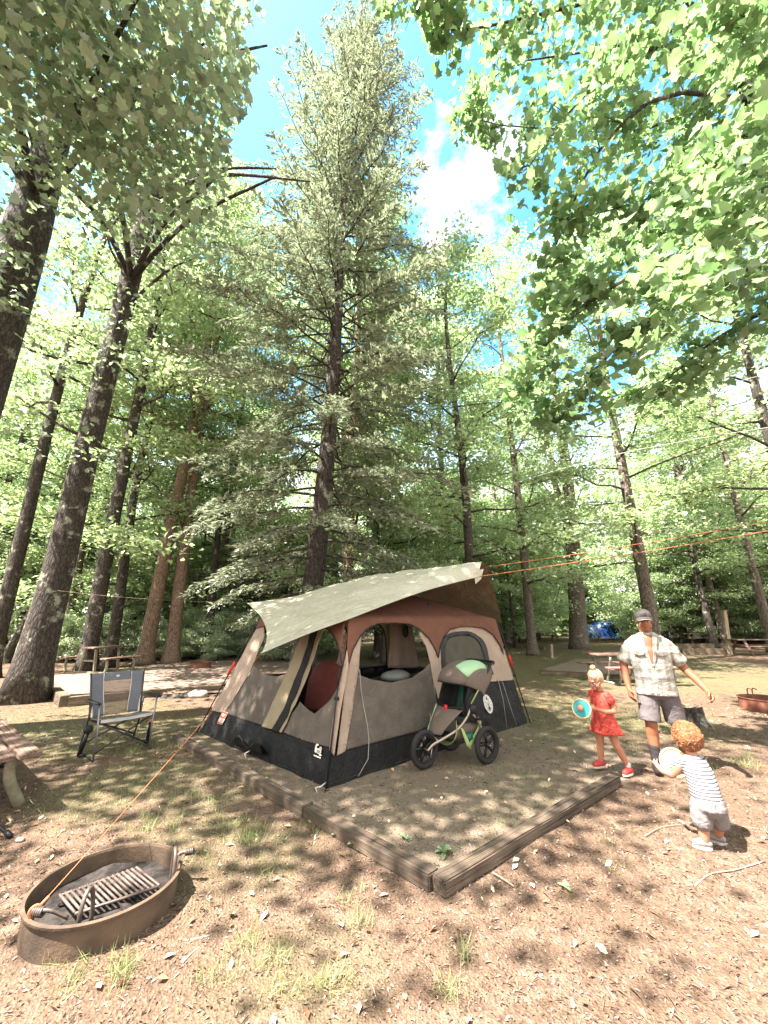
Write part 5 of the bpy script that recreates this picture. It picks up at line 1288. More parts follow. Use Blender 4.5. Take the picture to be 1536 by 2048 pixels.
# ------------------------------------------------------------------ jogging stroller
print('stroller')
M['tyre'] = mat_basic('rubber_tyre', (.022, .020, .019), .8, bs=.3, bscale=80); M['blackp'] = mat_basic('black_plastic', (.012, .012, .013), .45)
M['alu'] = mat_basic('champagne_aluminium', (.36, .30, .25), .35, .6, .1, 10); M['s_brown'] = mat_fabric('stroller_brown_cloth', (.12, .092, .075), .08, 0, .85, .3, 14)
M['mint'] = mat_fabric('stroller_mint_cloth', (.28, .42, .25), .05, 0, .8, .2, 12); M['lime'] = mat_fabric('stroller_olive_green_cloth', (.27, .32, .13), .06, 0, .8, .3, 12); M['s_black'] = mat_fabric('stroller_black_cloth', (.014, .014, .014), .2, 0, .9, .5, 10)
M['bag_green'] = mat_basic('dark_green_cup', (.01, .09, .05), .4)
S0 = Vector((.467, 5.03, 0)); Sa = Vector((.82, .57, 0)).normalized(); Sn = Vector((.57, -.82, 0)).normalized()
def S(b, s, z): return S0 + Sa*b + Sn*s + Vector((0, 0, z))
st_ = thing('jogging_stroller', 'three wheeled jogging stroller with brown and mint canopy parked against the tent', 'stroller', S0)
Wm = Matrix((Sa, Sn, Vector((0, 0, 1)))).transposed()
def sp_part(name, mb, mat, parent=None, smooth=True, sol=0): return build(name, mb, M[mat], parent or st_, smooth=smooth, off=S0, solid=sol)
def wheel(c, r=.20):
    mb = MB(); mb.torus(c, Wm, r-.028, .029, 60, 10, 1.0, .10); w_ = sp_part('wheel', mb, 'tyre')
    rim = MB(); rim.torus(c, Wm, r-.062, .012, 40, 8, 1.3)
    for k in range(5):
        a = 6.2832*k/5+.5; d = Wm @ Vector((math.cos(a), 0, math.sin(a))); e = Wm @ Vector((-math.sin(a), 0, math.cos(a)))
        for s in (0,): rim.beam(Vector(c)+d*.02, Vector(c)+d*(r-.06), .030, .018, tuple(Sn))
    rim.tube([Vector(c)-Sn*.045, Vector(c)+Sn*.045], .024, 12)
    sp_part('rim', rim, 'blackp', w_); hb = MB(); hb.tube([Vector(c)+Sn*.045, Vector(c)+Sn*.055], .010, 8); sp_part('hub_cap', hb, 'alu', w_)
wheel(S(0, 0, .20)); wheel(S(.72, .30, .20)); wheel(S(.72, -.30, .20))
for s in (-1, 1):
    mb = MB(); mb.tube(spline([S(-.005, s*.065, .20), S(.06, s*.085, .255), S(.15, s*.13, .30), S(.34, s*.21, .40), S(.46, s*.25, .52), S(.52, s*.26, .62)], 24), .0145, 10); sp_part('fork_arm', mb, 'alu')
    mb = MB(); mb.tube(spline([S(.50, s*.26, .58), S(.62, s*.27, .46), S(.70, s*.27, .30), S(.72, s*.25, .20)], 12), .021, 8, sq=.7); sp_part('rear_strut', mb, 'alu')
    mb = MB(); mb.tube(spline([S(.46, s*.25, .52), S(.58, s*.26, .68), S(.78, s*.25, .90), S(.93, s*.25, 1.06), S(1.0, s*.24, 1.09)], 18), .015, 8); sp_part('push_frame', mb, 'blackp')
    mb = MB(); mb.box(S(.54, s*.275, .60), (.09, .05, .10), M=Wm, bev=.015); mb.ell(S(.60, s*.28, .50), (.03, .03, .03)); sp_part('hinge', mb, 'blackp')
    mb = MB(); mb.tube([S(.52, s*.27, .66), S(.66, s*.27, .80), S(.80, s*.27, .93)], .008, 6); sp_part('side_strap', mb, 'lime' if s > 0 else 'blackp')
mb = MB(); mb.tube(spline([S(1.0, -.24, 1.09), S(1.04, -.20, 1.10), S(1.05, 0, 1.10), S(1.04, .20, 1.10), S(1.0, .24, 1.09)], 16), .020, 10); hb_ = sp_part('handlebar', mb, 'blackp')
mb = MB(); mb.box(S(.98, 0, 1.05), (.13, .34, .05), M=Wm, bev=.012); mb.ell(S(.99, .12, 1.07), (.04, .04, .03)); mb.tube([S(.93, -.2, .98), S(.97, .2, .98)], .012, 6); sp_part('console', mb, 's_black', hb_)
mb = MB(); mb.tube([S(.72, -.30, .20), S(.72, .30, .20)], .012, 8); sp_part('axle', mb, 'blackp')
mb = MB(); mb.tube([S(.0, -.07, .20), S(.0, .07, .20)], .008, 8); mb.tube([S(.05, .075, .22), S(.02, .08, .13)], .006, 6); mb.tube(spline([S(.11, -.11, .29), S(.14, 0, .31), S(.11, .11, .29)], 6), .010, 6); sp_part('front_axle', mb, 'alu')
# foot rest plate
mb = MB(); mb.grid(lambda u, v: S(.14+.20*v, (u-.5)*(.22+.12*v), .31+.03*v), 6, 6); sp_part('footrest', mb, 'blackp', sol=.012)
# legwell cloth
def legw(u, v): 
    z = lerp(.34, .60, v); b = lerp(.17, .44, v**1.3)-.05*math.sin(u*math.pi); return S(b, (u-.5)*lerp(.22, .44, v), z)
mb = MB(); mb.grid(legw, 14, 14); sp_part('legwell_cloth', mb, 's_brown', sol=.008)
mb = MB(); mb.grid(lambda u, v: S(lerp(.155, .42, v)+.10*u, -lerp(.12, .235, v)-.01, lerp(.34, .60, v)-.10*u*(1-v)), 4, 8); sp_part('side_cloth', mb, 'mint', sol=.006)
mb = MB(); mb.tube(spline([S(.43, -.23, .615), S(.37, 0, .60), S(.43, .23, .615)], 10), .014, 8); cr = sp_part('crotch_bar', mb, 'blackp')
mb = MB(); mb.box(S(.355, .0, .585), (.022, .05, .085), M=Wm, bev=.006); sp_part('red_strap', mb, 'red', cr); mb = MB(); mb.box(S(.345, -.01, .52), (.02, .03, .07), M=Wm, bev=.006); sp_part('buckle', mb, 'blackp', cr)
# seat shell
mb = MB()
def seat(u, v):
    # v 0 front edge of the seat .. 1 top of the back ; u across including raised sides
    path = [(.40, .60), (.50, .50), (.60, .50), (.66, .60), (.73, .80), (.79, .99)]; k = v*5; i = min(4, int(k)); f = k-i
    b = lerp(path[i][0], path[i+1][0], f); z = lerp(path[i][1], path[i+1][1], f); s = (u-.5)*2
    side = max(0, abs(s)-.62)/.38
    return S(b-side*.20*min(1, v*1.6), math.copysign(min(abs(s), .62)/.62*.20+side*.03, s), z+side*.20*(1-v)*.9)
mb.grid(seat, 28, 24); sp_part('seat', mb, 's_black', sol=.012)
mb = MB(); mb.grid(lambda u, v: seat(.36+.18*u*(1-.5*v), .52+.36*v)-Sa*.02+Vector((0, 0, .0)), 8, 8); sp_part('seat_liner', mb, 'bag_green', sol=.004)
for s in (-1, 1): mb = MB(); mb.ell(S(.62, s*.245, .60), (.16, .02, .17), Wm); sp_part('side_panel', mb, 's_black')
# canopy
pc = (.74, .80); cr_ = .40
def can(u, v, r=1.0, sc=1.0):
    # v 0..1 from front brim to the back; u across (half arch)
    ph = R(lerp(168, 42, v)); s = (u-.5)*2; prof_ = (1-abs(s)**2.6)**.5*.40 + .60; w_ = .265
    b = pc[0]+cr_*r*math.cos(ph)*prof_*1.05+.03; z = pc[1]+.02+cr_*r*math.sin(ph)*prof_*.75
    return S(b, s*w_*(1-.12*abs(2*v-1)**2), z)
def canopy(name, v0, v1, mat, u0=0., u1=1., r=1.0):
    mb = MB(); mb.grid(lambda u, v: can(lerp(u0, u1, u), lerp(v0, v1, v), r), 26, 10); return sp_part(name, mb, mat, sol=.006)
cn = canopy('canopy', 0, 1, 's_brown')
mb = MB(); mb.grid(lambda u, v: can(lerp(.60, .985, u), lerp(.20+.12*(1-u), .75, v), 1.025), 14, 12); sp_part('canopy_stripe', mb, 'mint', cn, sol=.004)
# cheek on the viewer side
mb = MB(); c0 = S(pc[0]+.02, .27, pc[1]-.04)
mb.grid(lambda u, v: c0.lerp(can(.985, u), v)+Sn*.02*math.sin(v*math.pi)+Vector((0, 0, -.05*(1-v)*math.sin(u*math.pi))), 16, 8); sp_part('canopy_side', mb, 's_brown', cn, sol=.004)
mb = MB(); c1_ = S(pc[0]+.02, -.27, pc[1]-.04)
mb.grid(lambda u, v: c1_.lerp(can(.015, u), v)-Sn*.02*math.sin(v*math.pi), 16, 8); sp_part('canopy_side', mb, 's_black', cn, sol=.004)
mb = MB(); mb.tube([can(.0+i/20, 0.0, 1.01) for i in range(21)], .008, 6); sp_part('brim', mb, 's_black', cn)
mb = MB(); mb.grid(lambda u, v: S(.80+.05*v, (u-.5)*.42, .99-.22*v), 8, 6); sp_part('canopy_back', mb, 'mint', cn, sol=.005)
# under-seat basket
mb = MB()
def bask(u, v):
    a = math.pi*u; s = math.cos(a); w_ = .21*s; dip = math.sin(a)**.6
    return S(lerp(.32, .70, v), w_, .44-.24*dip*(.75+.25*math.sin(math.pi*v))+.02*(1-abs(s)))
mb.grid(bask, 20, 12); sp_part('basket', mb, 's_brown', sol=.006)
mb = MB(); mb.grid(lambda u, v: S(lerp(.30, .36, v*math.sin(u*math.pi)), .23*math.cos(math.pi*u), lerp(.47, .20, math.sin(math.pi*u)**.8)+.03*v), 20, 4); sp_part('basket_trim', mb, 'lime', sol=.006)
mb = MB(); mb.add([S(.36, .235, .42), S(.40, .24, .40), S(.49, .24, .24), S(.63, .245, .38), S(.68, .25, .46), S(.70, .25, .44), S(.66, .25, .30), S(.50, .245, .17), S(.44, .24, .22)], [(0, 1, 2, 8), (2, 7, 8), (2, 3, 6, 7), (3, 4, 5, 6)]); sp_part('basket_trim', mb, 'lime', sol=.006)
cup = MB(); cup.ell(S(.52, .20, .29), (.075, .05, .06), Wm); o = build('storage_bowl', cup, M['bag_green'], loc=(0, 0, 0), smooth=True); tag(o, 'dark green bowl lying in the basket under the stroller seat', 'bowl')
# ------------------------------------------------------------------ blue-grey rocking camp chair
print('chair')
M['c_blue'] = mat_fabric('chair_blue_grey_cloth', (.13, .135, .155), .1, .1, .8, .3, 9); M['c_seat'] = mat_fabric('chair_seat_cloth', (.13, .12, .125), .1, 0, .8, .3, 9); M['c_pipe'] = mat_basic('white_trim', (.5, .48, .46), .7)
m, t, p = bsdf('chair_mesh_panel'); p.inputs['Base Color'].default_value = (.11, .075, .055, 1); tr_ = t.nodes.new('ShaderNodeBsdfTransparent'); mx = t.nodes.new('ShaderNodeMixShader'); mx.inputs[0].default_value = .55
t.links.new(tr_.outputs[0], mx.inputs[1]); t.links.new(p.outputs[0], mx.inputs[2]); t.links.new(mx.outputs[0], t.nodes['Material Output'].inputs[0]); M['c_mesh'] = m
M['c_frame'] = mat_basic('dark_steel_tube', (.05, .048, .05), .35, .5); M['c_silver'] = mat_basic('grey_steel_tube', (.22, .21, .21), .35, .6); M['cap_orange'] = mat_basic('orange_cap', (.6, .22, .05), .5)
ct = thing('camp_chair', 'blue grey rocking camp chair with a mesh back, left of the tent', 'chair', (-3.50, 5.70, 0), R(50)); ct.scale = (1.07, 1, .94)
def back(u, v, off=0): 
    x = (u-.5)*lerp(.50, .62, sm(0, .75, v)); return Vector((x, lerp(.22, .40, v)+.03*math.sin(u*math.pi)-off, lerp(.42, .98, v)))
def bp(name, u0, u1, v0, v1, mat, off=0.): mb = MB(); mb.grid(lambda u, v: back(lerp(u0, u1, u), lerp(v0, v1, v), off), 10, 14); return build(name, mb, M[mat], ct, smooth=True, solid=.008)
bp('back_mesh', .24, .76, 0, .80, 'c_mesh'); bp('back_panel', 0, .24, 0, 1, 'c_blue'); bp('back_panel', .76, 1, 0, 1, 'c_blue'); bp('back_panel', .24, .76, .80, 1, 'c_blue')
for u0 in (.24, .76): mb = MB(); mb.tube([back(u0, v/12, .008) for v in range(13)], .005, 5); build('seam', mb, M['c_pipe'], ct, smooth=True)
for u0 in (0, 1): mb = MB(); mb.tube([back(u0, v/12) for v in range(13)], .006, 5); build('seam', mb, M['c_pipe'], ct, smooth=True)
mb = MB(); mb.ell(back(.5, .90, .016), (.022, .006, .018)); build('badge', mb, M['c_pipe'], ct, smooth=True)
mb = MB(); mb.grid(lambda u, v: Vector(((u-.5)*.54, -.22+.46*v, .455-.035*math.sin(u*math.pi)-.05*v+.01*(1-v))), 12, 10); build('seat', mb, M['c_seat'], ct, smooth=True, solid=.012)
mb = MB(); mb.grid(lambda u, v: Vector(((u-.5)*.55, -.225, .46-.035*v-.01*math.sin(u*math.pi))), 10, 2); build('seat_trim', mb, M['c_pipe'], ct, solid=.006)
for s in (-1, 1):
    mb = MB(); mb.tube([(s*.28, .22, .40), (s*.29, .30, .68), (s*.31, .40, .99)], .011, 8); build('back_post', mb, M['c_frame'], ct, smooth=True)
    mb = MB(); mb.tube([(s*.29, -.24, 0), (s*.29, -.22, .30), (s*.31, -.20, .66)], .011, 8); build('leg', mb, M['c_silver'], ct, smooth=True)
    mb = MB(); mb.tube([(s*.29, .36, .02), (s*.29, .24, .30), (s*.29, .20, .62)], .011, 8); build('leg', mb, M['c_frame'], ct, smooth=True)
    mb = MB(); mb.beam((s*.33, -.24, .665), (s*.33, .26, .655), .055, .028, bev=.010); build('armrest', mb, M['blackp'], ct, smooth=False)
    mb = MB(); mb.tube([(s*.36, .05, .01), (s*.35, -.0, .16), (s*.34, -.04, .30)], [.022, .024, .020], 10); sh_ = build('shock_absorber', mb, M['blackp'], ct, smooth=True)
    mb = MB(); mb.tube([(s*.34, -.04, .30), (s*.34, -.045, .325)], .022, 10); build('cap', mb, M['cap_orange'], sh_, smooth=True)
    mb = MB(); mb.tube([(s*.30, -.28, .012), (s*.30, .40, .012)], .010, 6); mb.box((s*.33, .08, .02), (.07, .14, .03), bev=.008); build('foot_rail', mb, M['c_frame'], ct, smooth=True)
for a, b in (((-.28, -.20, .06), (.28, -.18, .42)), ((.28, -.20, .06), (-.28, -.18, .42)), ((-.28, .26, .10), (.28, .20, .40)), ((.28, .26, .10), (-.28, .20, .40))):
    mb = MB(); mb.tube([a, b], .010, 6); build('cross_brace', mb, M['c_frame'], ct, smooth=True)
mb = MB(); mb.ell((-.37, -.16, .36), (.05, .06, .055)); build('cup_holder', mb, M['s_black'], ct, smooth=True)
# part of a folding chair at the left edge (teal cloth) and a black chair leg
M['teal'] = mat_fabric('teal_chair_cloth', (.10, .20, .18), .1, .1)
tq = G(10, 1590); t2_ = thing('folding_chair', 'teal cloth folding chair just entering the left edge under the picnic bench', 'chair', (tq.x-.35, tq.y, 0), R(20))
mb = MB(); mb.grid(lambda u, v: Vector((-.22+.52*u, -.22+.44*v, .20+.10*(abs(u-.5)*2)**1.5)), 12, 8); build('seat', mb, M['teal'], t2_, smooth=True, solid=.008)
mb = MB(); mb.tube([(-.22, -.22, .0), (.30, .20, .30)], .010, 6); mb.tube([(.30, -.22, .30), (-.22, .2, .0)], .010, 6); mb.tube([(-.25, -.22, .30), (.25, -.2, 0)], .01, 6); build('leg_frame', mb, M['c_frame'], t2_, smooth=True)
q1_ = D(22, 1672, G(22, 1674).y); q0_ = D(-60, 1610, q1_.y+.06); c3 = thing('folding_chair', 'black tubular chair leg poking in at the left edge above the fire ring', 'chair', (q1_.x, q1_.y, 0))
mb = MB(); mb.tube([q1_, q0_, q0_+Vector((-.15, .02, .14))], .013, 8); build('leg', mb, M['c_frame'], c3, smooth=True, off=c3.location)
mb = MB(); mb.tube([q1_+Vector((.004, 0, -.004)), q1_.lerp(q0_, .12)], .018, 8); build('foot_cap', mb, M['blackp'], c3, smooth=True, off=c3.location)
mb = MB(); e0 = q0_+Vector((-.15, .02, .14)); mb.grid(lambda u, v: e0+Vector((-.45*u, .4*v, .02*math.sin(u*3.14))), 6, 6); build('seat', mb, M['s_black'], c3, smooth=True, off=c3.location, solid=.01)
# ------------------------------------------------------------------ people
print('people')
def mat_skin(name, c):
    m, t, p = bsdf(name); tc = t.nodes.new('ShaderNodeTexCoord'); n = noise_n(t, tc.outputs['Object'], 9, 4)
    t.links.new(ramp(t, n, [(.3, tuple(x*.82 for x in c)), (.7, c)]), p.inputs['Base Color']); p.inputs['Roughness'].default_value = .5
    p.inputs['Subsurface Weight'].default_value = .08; p.inputs['Subsurface Radius'].default_value = (.02, .008, .005); return m
M['skin_m'] = mat_skin('tanned_skin', (.29, .115, .06)); M['skin_g'] = mat_skin('child_skin', (.42, .19, .115)); M['skin_t'] = mat_skin('toddler_skin', (.42, .20, .13))
def hand(mb, w_, d, pn, L=.18, curl=.9, thumb=1, side=None):
    """w_ wrist, d direction of the palm, pn palm normal (fingers curl towards it)"""
    d = Vector(d).normalized(); pn = Vector(pn); pn = (pn-d*pn.dot(d)).normalized(); s = d.cross(pn); k = L/.18
    pc_ = w_+d*.048*k
    mb.limb([w_-d*.01, w_+d*.03*k, pc_+d*.03*k], [.024*k, .028*k, .030*k], 10)
    mb.ell(pc_, (.043*k, .020*k, .050*k), Matrix((s, pn, d)).transposed())
    for i, (o, l) in enumerate(((-.032, .060), (-.011, .072), (.011, .067), (.031, .052))):
        b = w_+d*.088*k+s*o*k; c = curl*(1+.12*i); P = [b-d*.02*k]; a = .15
        for q_ in (.45, .32, .23):
            P.append(P[-1]+(d*math.cos(a)+pn*math.sin(a))*l*q_*1.25*k); a += c
        mb.limb(P, [.0098*k, .0092*k, .0085*k, .0075*k], 8)
    tb = w_+d*.025*k-s*.030*k*thumb
    mb.limb([tb, tb+(d*.6-s*.75*thumb+pn*.35)*.034*k, tb+(d*.95-s*.55*thumb+pn*.7)*.062*k], [.0135*k, .0115*k, .0095*k], 8)
def head(mb, c, R3, k=1.0, child=False):
    """c centre of the skull; local -y is the face"""
    E = lambda p, r, M_=None: mb.ell(c+R3 @ (Vector(p)*k), tuple(x*k for x in r), R3 if M_ is None else R3 @ M_)
    E((0, .012, .02), (.077, .096, .100)); 
    if child: E((0, -.028, -.035), (.066, .062, .064)); E((-.035, -.055, -.045), (.030, .028, .028)); E((.035, -.055, -.045), (.030, .028, .028)); E((0, -.070, -.088), (.024, .02, .018))
    else: E((0, -.025, -.045), (.063, .062, .075)); E((0, -.060, -.100), (.032, .026, .022)); E((-.045, -.01, -.07), (.024, .04, .035)); E((.045, -.01, -.07), (.024, .04, .035))
    E((0, -.084, .022), (.045, .018, .014))              # brow
    E((0, -.098, -.012), (.010, .014, .026)); E((0, -.104, -.030), (.016, .014, .012))  # nose
    E((-.018, -.096, -.062), (.018, .010, .0055)); E((.018, -.096, -.062), (.018, .010, .0055)); E((0, -.095, -.071), (.020, .010, .006))
    for s in (-1, 1): E((s*.080, .012, -.012), (.010, .020, .032))
def eyes(parent, c, R3, k, off):
    for s in (-1, 1):
        mb = MB(); mb.ell(c+R3 @ (Vector((s*.032, -.086, .000))*k), (.0135*k, .0105*k, .0050*k), R3); e = build('eye', mb, M['eyew'], parent, smooth=True, off=off)
        mb = MB(); mb.ell(c+R3 @ (Vector((s*.031, -.0965, .000))*k), (.006*k, .0035*k, .006*k), R3); build('iris', mb, M['t_pipe'], e, smooth=True, off=off)
        mb = MB(); mb.tube([c+R3 @ (Vector((s*.014, -.101, .022))*k), c+R3 @ (Vector((s*.034, -.102, .028))*k), c+R3 @ (Vector((s*.052, -.090, .023))*k)], [.003*k, .0042*k, .0025*k], 6); build('eyebrow', mb, M['brow'], parent, smooth=True, off=off)
    mb = MB(); mb.tube([c+R3 @ (Vector((-.022, -.103, -.067))*k), c+R3 @ (Vector((0, -.1075, -.0665))*k), c+R3 @ (Vector((.022, -.103, -.067))*k)], .0018*k, 5); build('mouth', mb, M['lip'], parent, smooth=True, off=off)
M['eyew'] = mat_basic('eye_white', (.45, .42, .40), .3); M['brow'] = mat_basic('brow_brown', (.09, .05, .03), .9); M['lip'] = mat_basic('lip', (.22, .06, .05), .6)
I3 = Matrix.Identity(3)
Z0 = Vector((0, 0, 0))
# --- man ------------------------------------------------------------
man = thing('person', 'man in a grey cap, open checked short sleeved shirt and grey shorts, walking', 'person', (3.22, 4.97, 0), R(-30))
V_ = lambda *a: Vector(a)
hr = Matrix.Rotation(R(9), 3, 'X') @ Matrix.Rotation(R(-4), 3, 'Y'); hc = V_(0.0, -.05, 1.632)
b = MB()
head(b, hc, hr)
b.limb([V_(0, .02, 1.42), V_(0, -.01, 1.56)], [.072, .066])
b.stack([(0, .01, .80, .10, .08), (0, .01, .86, .165, .115), (0, .0, .98, .165, .13), (0, -.01, 1.10, .165, .135), (0, .0, 1.24, .175, .125), (0, .01, 1.34, .155, .105), (0, .02, 1.41, .10, .075), (0, .02, 1.46, .06, .05)])
AR = {}
# image-left arm hangs, image-right arm swings out with a bent elbow
b.limb([V_(-.18, .01, 1.34), V_(-.25, .03, 1.24), V_(-.290, .04, 1.09)], [.056, .054, .047]); b.limb([V_(-.290, .04, 1.09), V_(-.290, -.01, .97), V_(-.275, -.07, .855)], [.046, .043, .030])
hand(b, V_(-.273, -.08, .845), V_(.10, -.28, -1), V_(.8, .1, -.1), .19, .45, -1)
b.limb([V_(.18, .01, 1.34), V_(.255, .04, 1.23), V_(.315, .06, 1.09)], [.056, .053, .047]); b.limb([V_(.315, .06, 1.09), V_(.40, -.01, .98), V_(.46, -.07, .89)], [.046, .042, .030])
hand(b, V_(.465, -.075, .88), V_(.35, -.45, -.85), V_(-.75, -.2, -.15), .19, .75, 1)
# legs: image-left leg forward and planted, the other stepping from behind
b.limb([V_(-.09, .0, .86), V_(-.105, -.05, .66), V_(-.11, -.08, .48)], [.098, .085, .062]); b.limb([V_(-.11, -.08, .49), V_(-.115, -.05, .36), V_(-.12, -.06, .10)], [.060, .064, .040])
b.limb([V_(.10, .0, .86), V_(.125, .02, .66), V_(.145, .04, .48)], [.098, .085, .062]); b.limb([V_(.145, .04, .49), V_(.165, .14, .36), V_(.185, .26, .13)], [.060, .064, .040])
body = build('body', b, M['skin_m'], man, remesh=.0065, smooth_it=5)
eyes(man, hc, hr, 1.0, None)
# shirt
M['shirt'] = None
m, t, p = bsdf('checked_shirt'); tcc = t.nodes.new('ShaderNodeTexCoord'); sx = t.nodes.new('ShaderNodeSeparateXYZ'); t.links.new(tcc.outputs['Object'], sx.inputs[0])
def band(s, per, wd): return fmath(t, 'LESS_THAN', fmath(t, 'FRACT', fmath(t, 'MULTIPLY', s, 1/per)), wd)
cx_ = fmath(t, 'MULTIPLY', band(fmath(t, 'ADD', sx.outputs[0], 10), .085, .36), .5); cz_ = fmath(t, 'MULTIPLY', band(sx.outputs[2], .095, .36), .5)
col = mixc(t, fmath(t, 'ADD', cx_, cz_), (.34, .325, .29), (.19, .17, .135)); t.links.new(col, p.inputs['Base Color']); p.inputs['Roughness'].default_value = .85
bump(t, p, noise_n(t, tcc.outputs['Object'], 9, 5, .6, 1.5), .7, .03); M['shirt'] = m
sh = MB()
sh.stack([(0, .0, .785, .205, .160), (0, .0, .80, .215, .165), (0, -.005, .90, .205, .165), (0, -.015, 1.00, .198, .172), (0, -.015, 1.12, .205, .172), (0, -.005, 1.26, .218, .158), (0, .005, 1.34, .20, .135), (0, .015, 1.42, .14, .104), (0, .02, 1.465, .100, .085), (0, .02, 1.485, .082, .078)], 28)
for s in (-1, 1):
    e = V_(-.29, .04, 1.145) if s < 0 else V_(.30, .055, 1.15)
    sh.limb([V_(s*.11, .01, 1.38), V_(s*.175, .01, 1.325), V_(s*.235, .02, 1.25)], [.080, .088, .080], 16); sh.tube([V_(s*.215, .015, 1.30), V_(s*.245, .025, 1.22), e], [.080, .080, .082], 20)
so_ = build('shirt', sh, M['shirt'], man, remesh=.009, smooth_it=6)
dm = so_.modifiers.new('folds', 'DISPLACE'); tx = bpy.data.textures.new('folds', 'CLOUDS'); tx.noise_scale = .11; dm.texture = tx; dm.strength = .022; dm.mid_level = .5
# open neck: skin wedge over the shirt front, lapels, placket, pockets
nk = MB()
def chest(x, z): 
    y = -(.158+.014*math.sin((z-.95)*5)) if z < 1.3 else -(.160-.33*(z-1.3))
    return V_(x, y+abs(x)**2*1.9, z)
nk.grid(lambda u, v: chest((u-.5)*2*lerp(.004, .050, v), lerp(1.13, 1.455, v))+V_(0, -.012+.01*v, 0), 8, 14); build('chest', nk, M['skin_m'], man, smooth=True, solid=.006)
for s in (-1, 1):
    lp = MB(); lp.grid(lambda u, v: chest(s*(lerp(.003, .048, v)+u*lerp(.022, .060, v)), lerp(1.10, 1.47, v))+V_(0, -.022+.008*u, .0), 5, 14); cl_ = build('collar', lp, M['shirt'], man, smooth=True, solid=.005)
    pk = MB(); pk.grid(lambda u, v: chest(s*.115+(u-.5)*.11, 1.235+.05*v-.018*(1-abs(2*u-1))*(1-v))+V_(0, -.020, 0), 8, 4); build('pocket_flap', pk, M['shirt'], man, smooth=True, solid=.005)
pl_ = MB(); pl_.grid(lambda u, v: chest(.004+(u-.5)*.032, lerp(.80, 1.12, v))+V_(0, -.014, 0), 3, 12); build('placket', pl_, M['shirt'], man, smooth=True, solid=.005)
M['shorts'] = mat_fabric('grey_shorts', (.105, .090, .092), .1, 0, .85, .5, 10)
sr = MB(); sr.stack([(0, .01, .74, .16, .12), (0, .0, .80, .188, .145), (0, .0, .90, .180, .140), (0, 0, .95, .17, .13)], 24)
sr.limb([V_(-.085, .0, .82), V_(-.105, -.045, .66)], [.118, .108], 16); sr.tube([V_(-.095, -.03, .74), V_(-.105, -.05, .63), V_(-.112, -.072, .50)], [.108, .106, .108], 20); sr.limb([V_(.09, .0, .82), V_(.125, .02, .66)], [.118, .108], 16); sr.tube([V_(.11, .01, .74), V_(.128, .024, .63), V_(.144, .038, .50)], [.108, .106, .108], 20)
so2 = build('shorts', sr, M['shorts'], man, remesh=.009, smooth_it=4); dm = so2.modifiers.new('folds', 'DISPLACE'); dm.texture = tx; dm.strength = .014
M['boot'] = mat_fabric('charcoal_boot', (.035, .030, .032), .2, 0, .8, .4, 14)
def boot(a, toe, heel):
    mb = MB(); mb.limb([a+V_(0, 0, .15), a+V_(0, 0, .02)], [.054, .052]); mb.limb([heel, a.lerp(toe, .45)+V_(0, 0, -.035), toe], [.044, .050, .040]); o = build('boot', mb, M['boot'], man, remesh=.007, smooth_it=4)
boot(V_(-.12, -.06, .09), V_(-.13, -.24, .042), V_(-.12, -.01, .045)); boot(V_(.185, .26, .12), V_(.20, .08, .045), V_(.19, .31, .10))
# cap
M['cap_g'] = mat_fabric('grey_cap', (.055, .048, .045), .1); M['cap_w'] = mat_basic('cap_edge', (.40, .38, .36), .7)
cm = MB(); cm.ell(hc+hr @ V_(0, .012, .045), (.092, .108, .088), hr, 24, 14); cm.v = [v for v in cm.v]
o = build('cap', cm, M['cap_g'], man, smooth=True)
cm = MB(); cm.grid(lambda u, v: hc+hr @ V_((u-.5)*.17*(1-.15*v), -.080-.085*v*math.sqrt(max(0, 1-((u-.5)*1.7)**2)), .048-.018*v-.05*(u-.5)**2*4*.4), 16, 8); br_ = build('brim', cm, M['cap_g'], o, smooth=True, solid=.006)
cm = MB(); cm.tube([hc+hr @ V_((i/16-.5)*.17*.85, -.080-.086*math.sqrt(max(0, 1-((i/16-.5)*1.7)**2)), .030-.05*(i/16-.5)**2*4*.4) for i in range(17)], .0035, 6); build('brim_edge', cm, M['cap_w'], o, smooth=True)
M['cap_b'] = mat_basic('cap_badge', (.02, .02, .022), .6); cm = MB()
for k in range(7): x0 = -.036+.0105*k; cm.add([hc+hr @ V_(x0, -.098+abs(x0)*.25, .068), hc+hr @ V_(x0+.0075, -.098+abs(x0+.0075)*.25, .068), hc+hr @ V_(x0+.0075, -.088+abs(x0+.0075)*.25, .092), hc+hr @ V_(x0, -.088+abs(x0)*.25, .092)], [(0, 1, 2, 3)])
build('lettering', cm, M['cap_b'], o, solid=.003)
M['hair_m'] = mat_basic('short_brown_hair', (.08, .05, .035), .9, bs=.8, bscale=200); cm = MB(); cm.ell(hc+hr @ V_(0, .028, .0), (.084, .092, .075), hr); build('hair', cm, M['hair_m'], man, smooth=True)
# --- girl -----------------------------------------------------------
girl = thing('person', 'little blonde girl in a coral red dress and red shoes holding a teal disc', 'person', (2.52, 4.92, 0), R(-62))
hr = Matrix.Rotation(R(24), 3, 'X') @ Matrix.Rotation(R(3), 3, 'Y'); hc = V_(0, -.045, .955); gk = .90
b = MB(); head(b, hc, hr, gk, True); b.limb([V_(0, .0, .80), V_(0, -.02, .90)], [.034, .034])
b.stack([(0, 0, .46, .07, .06), (0, 0, .52, .10, .08), (0, -.01, .64, .085, .075), (0, 0, .74, .092, .068), (0, .0, .80, .075, .05), (0, 0, .83, .035, .035)])
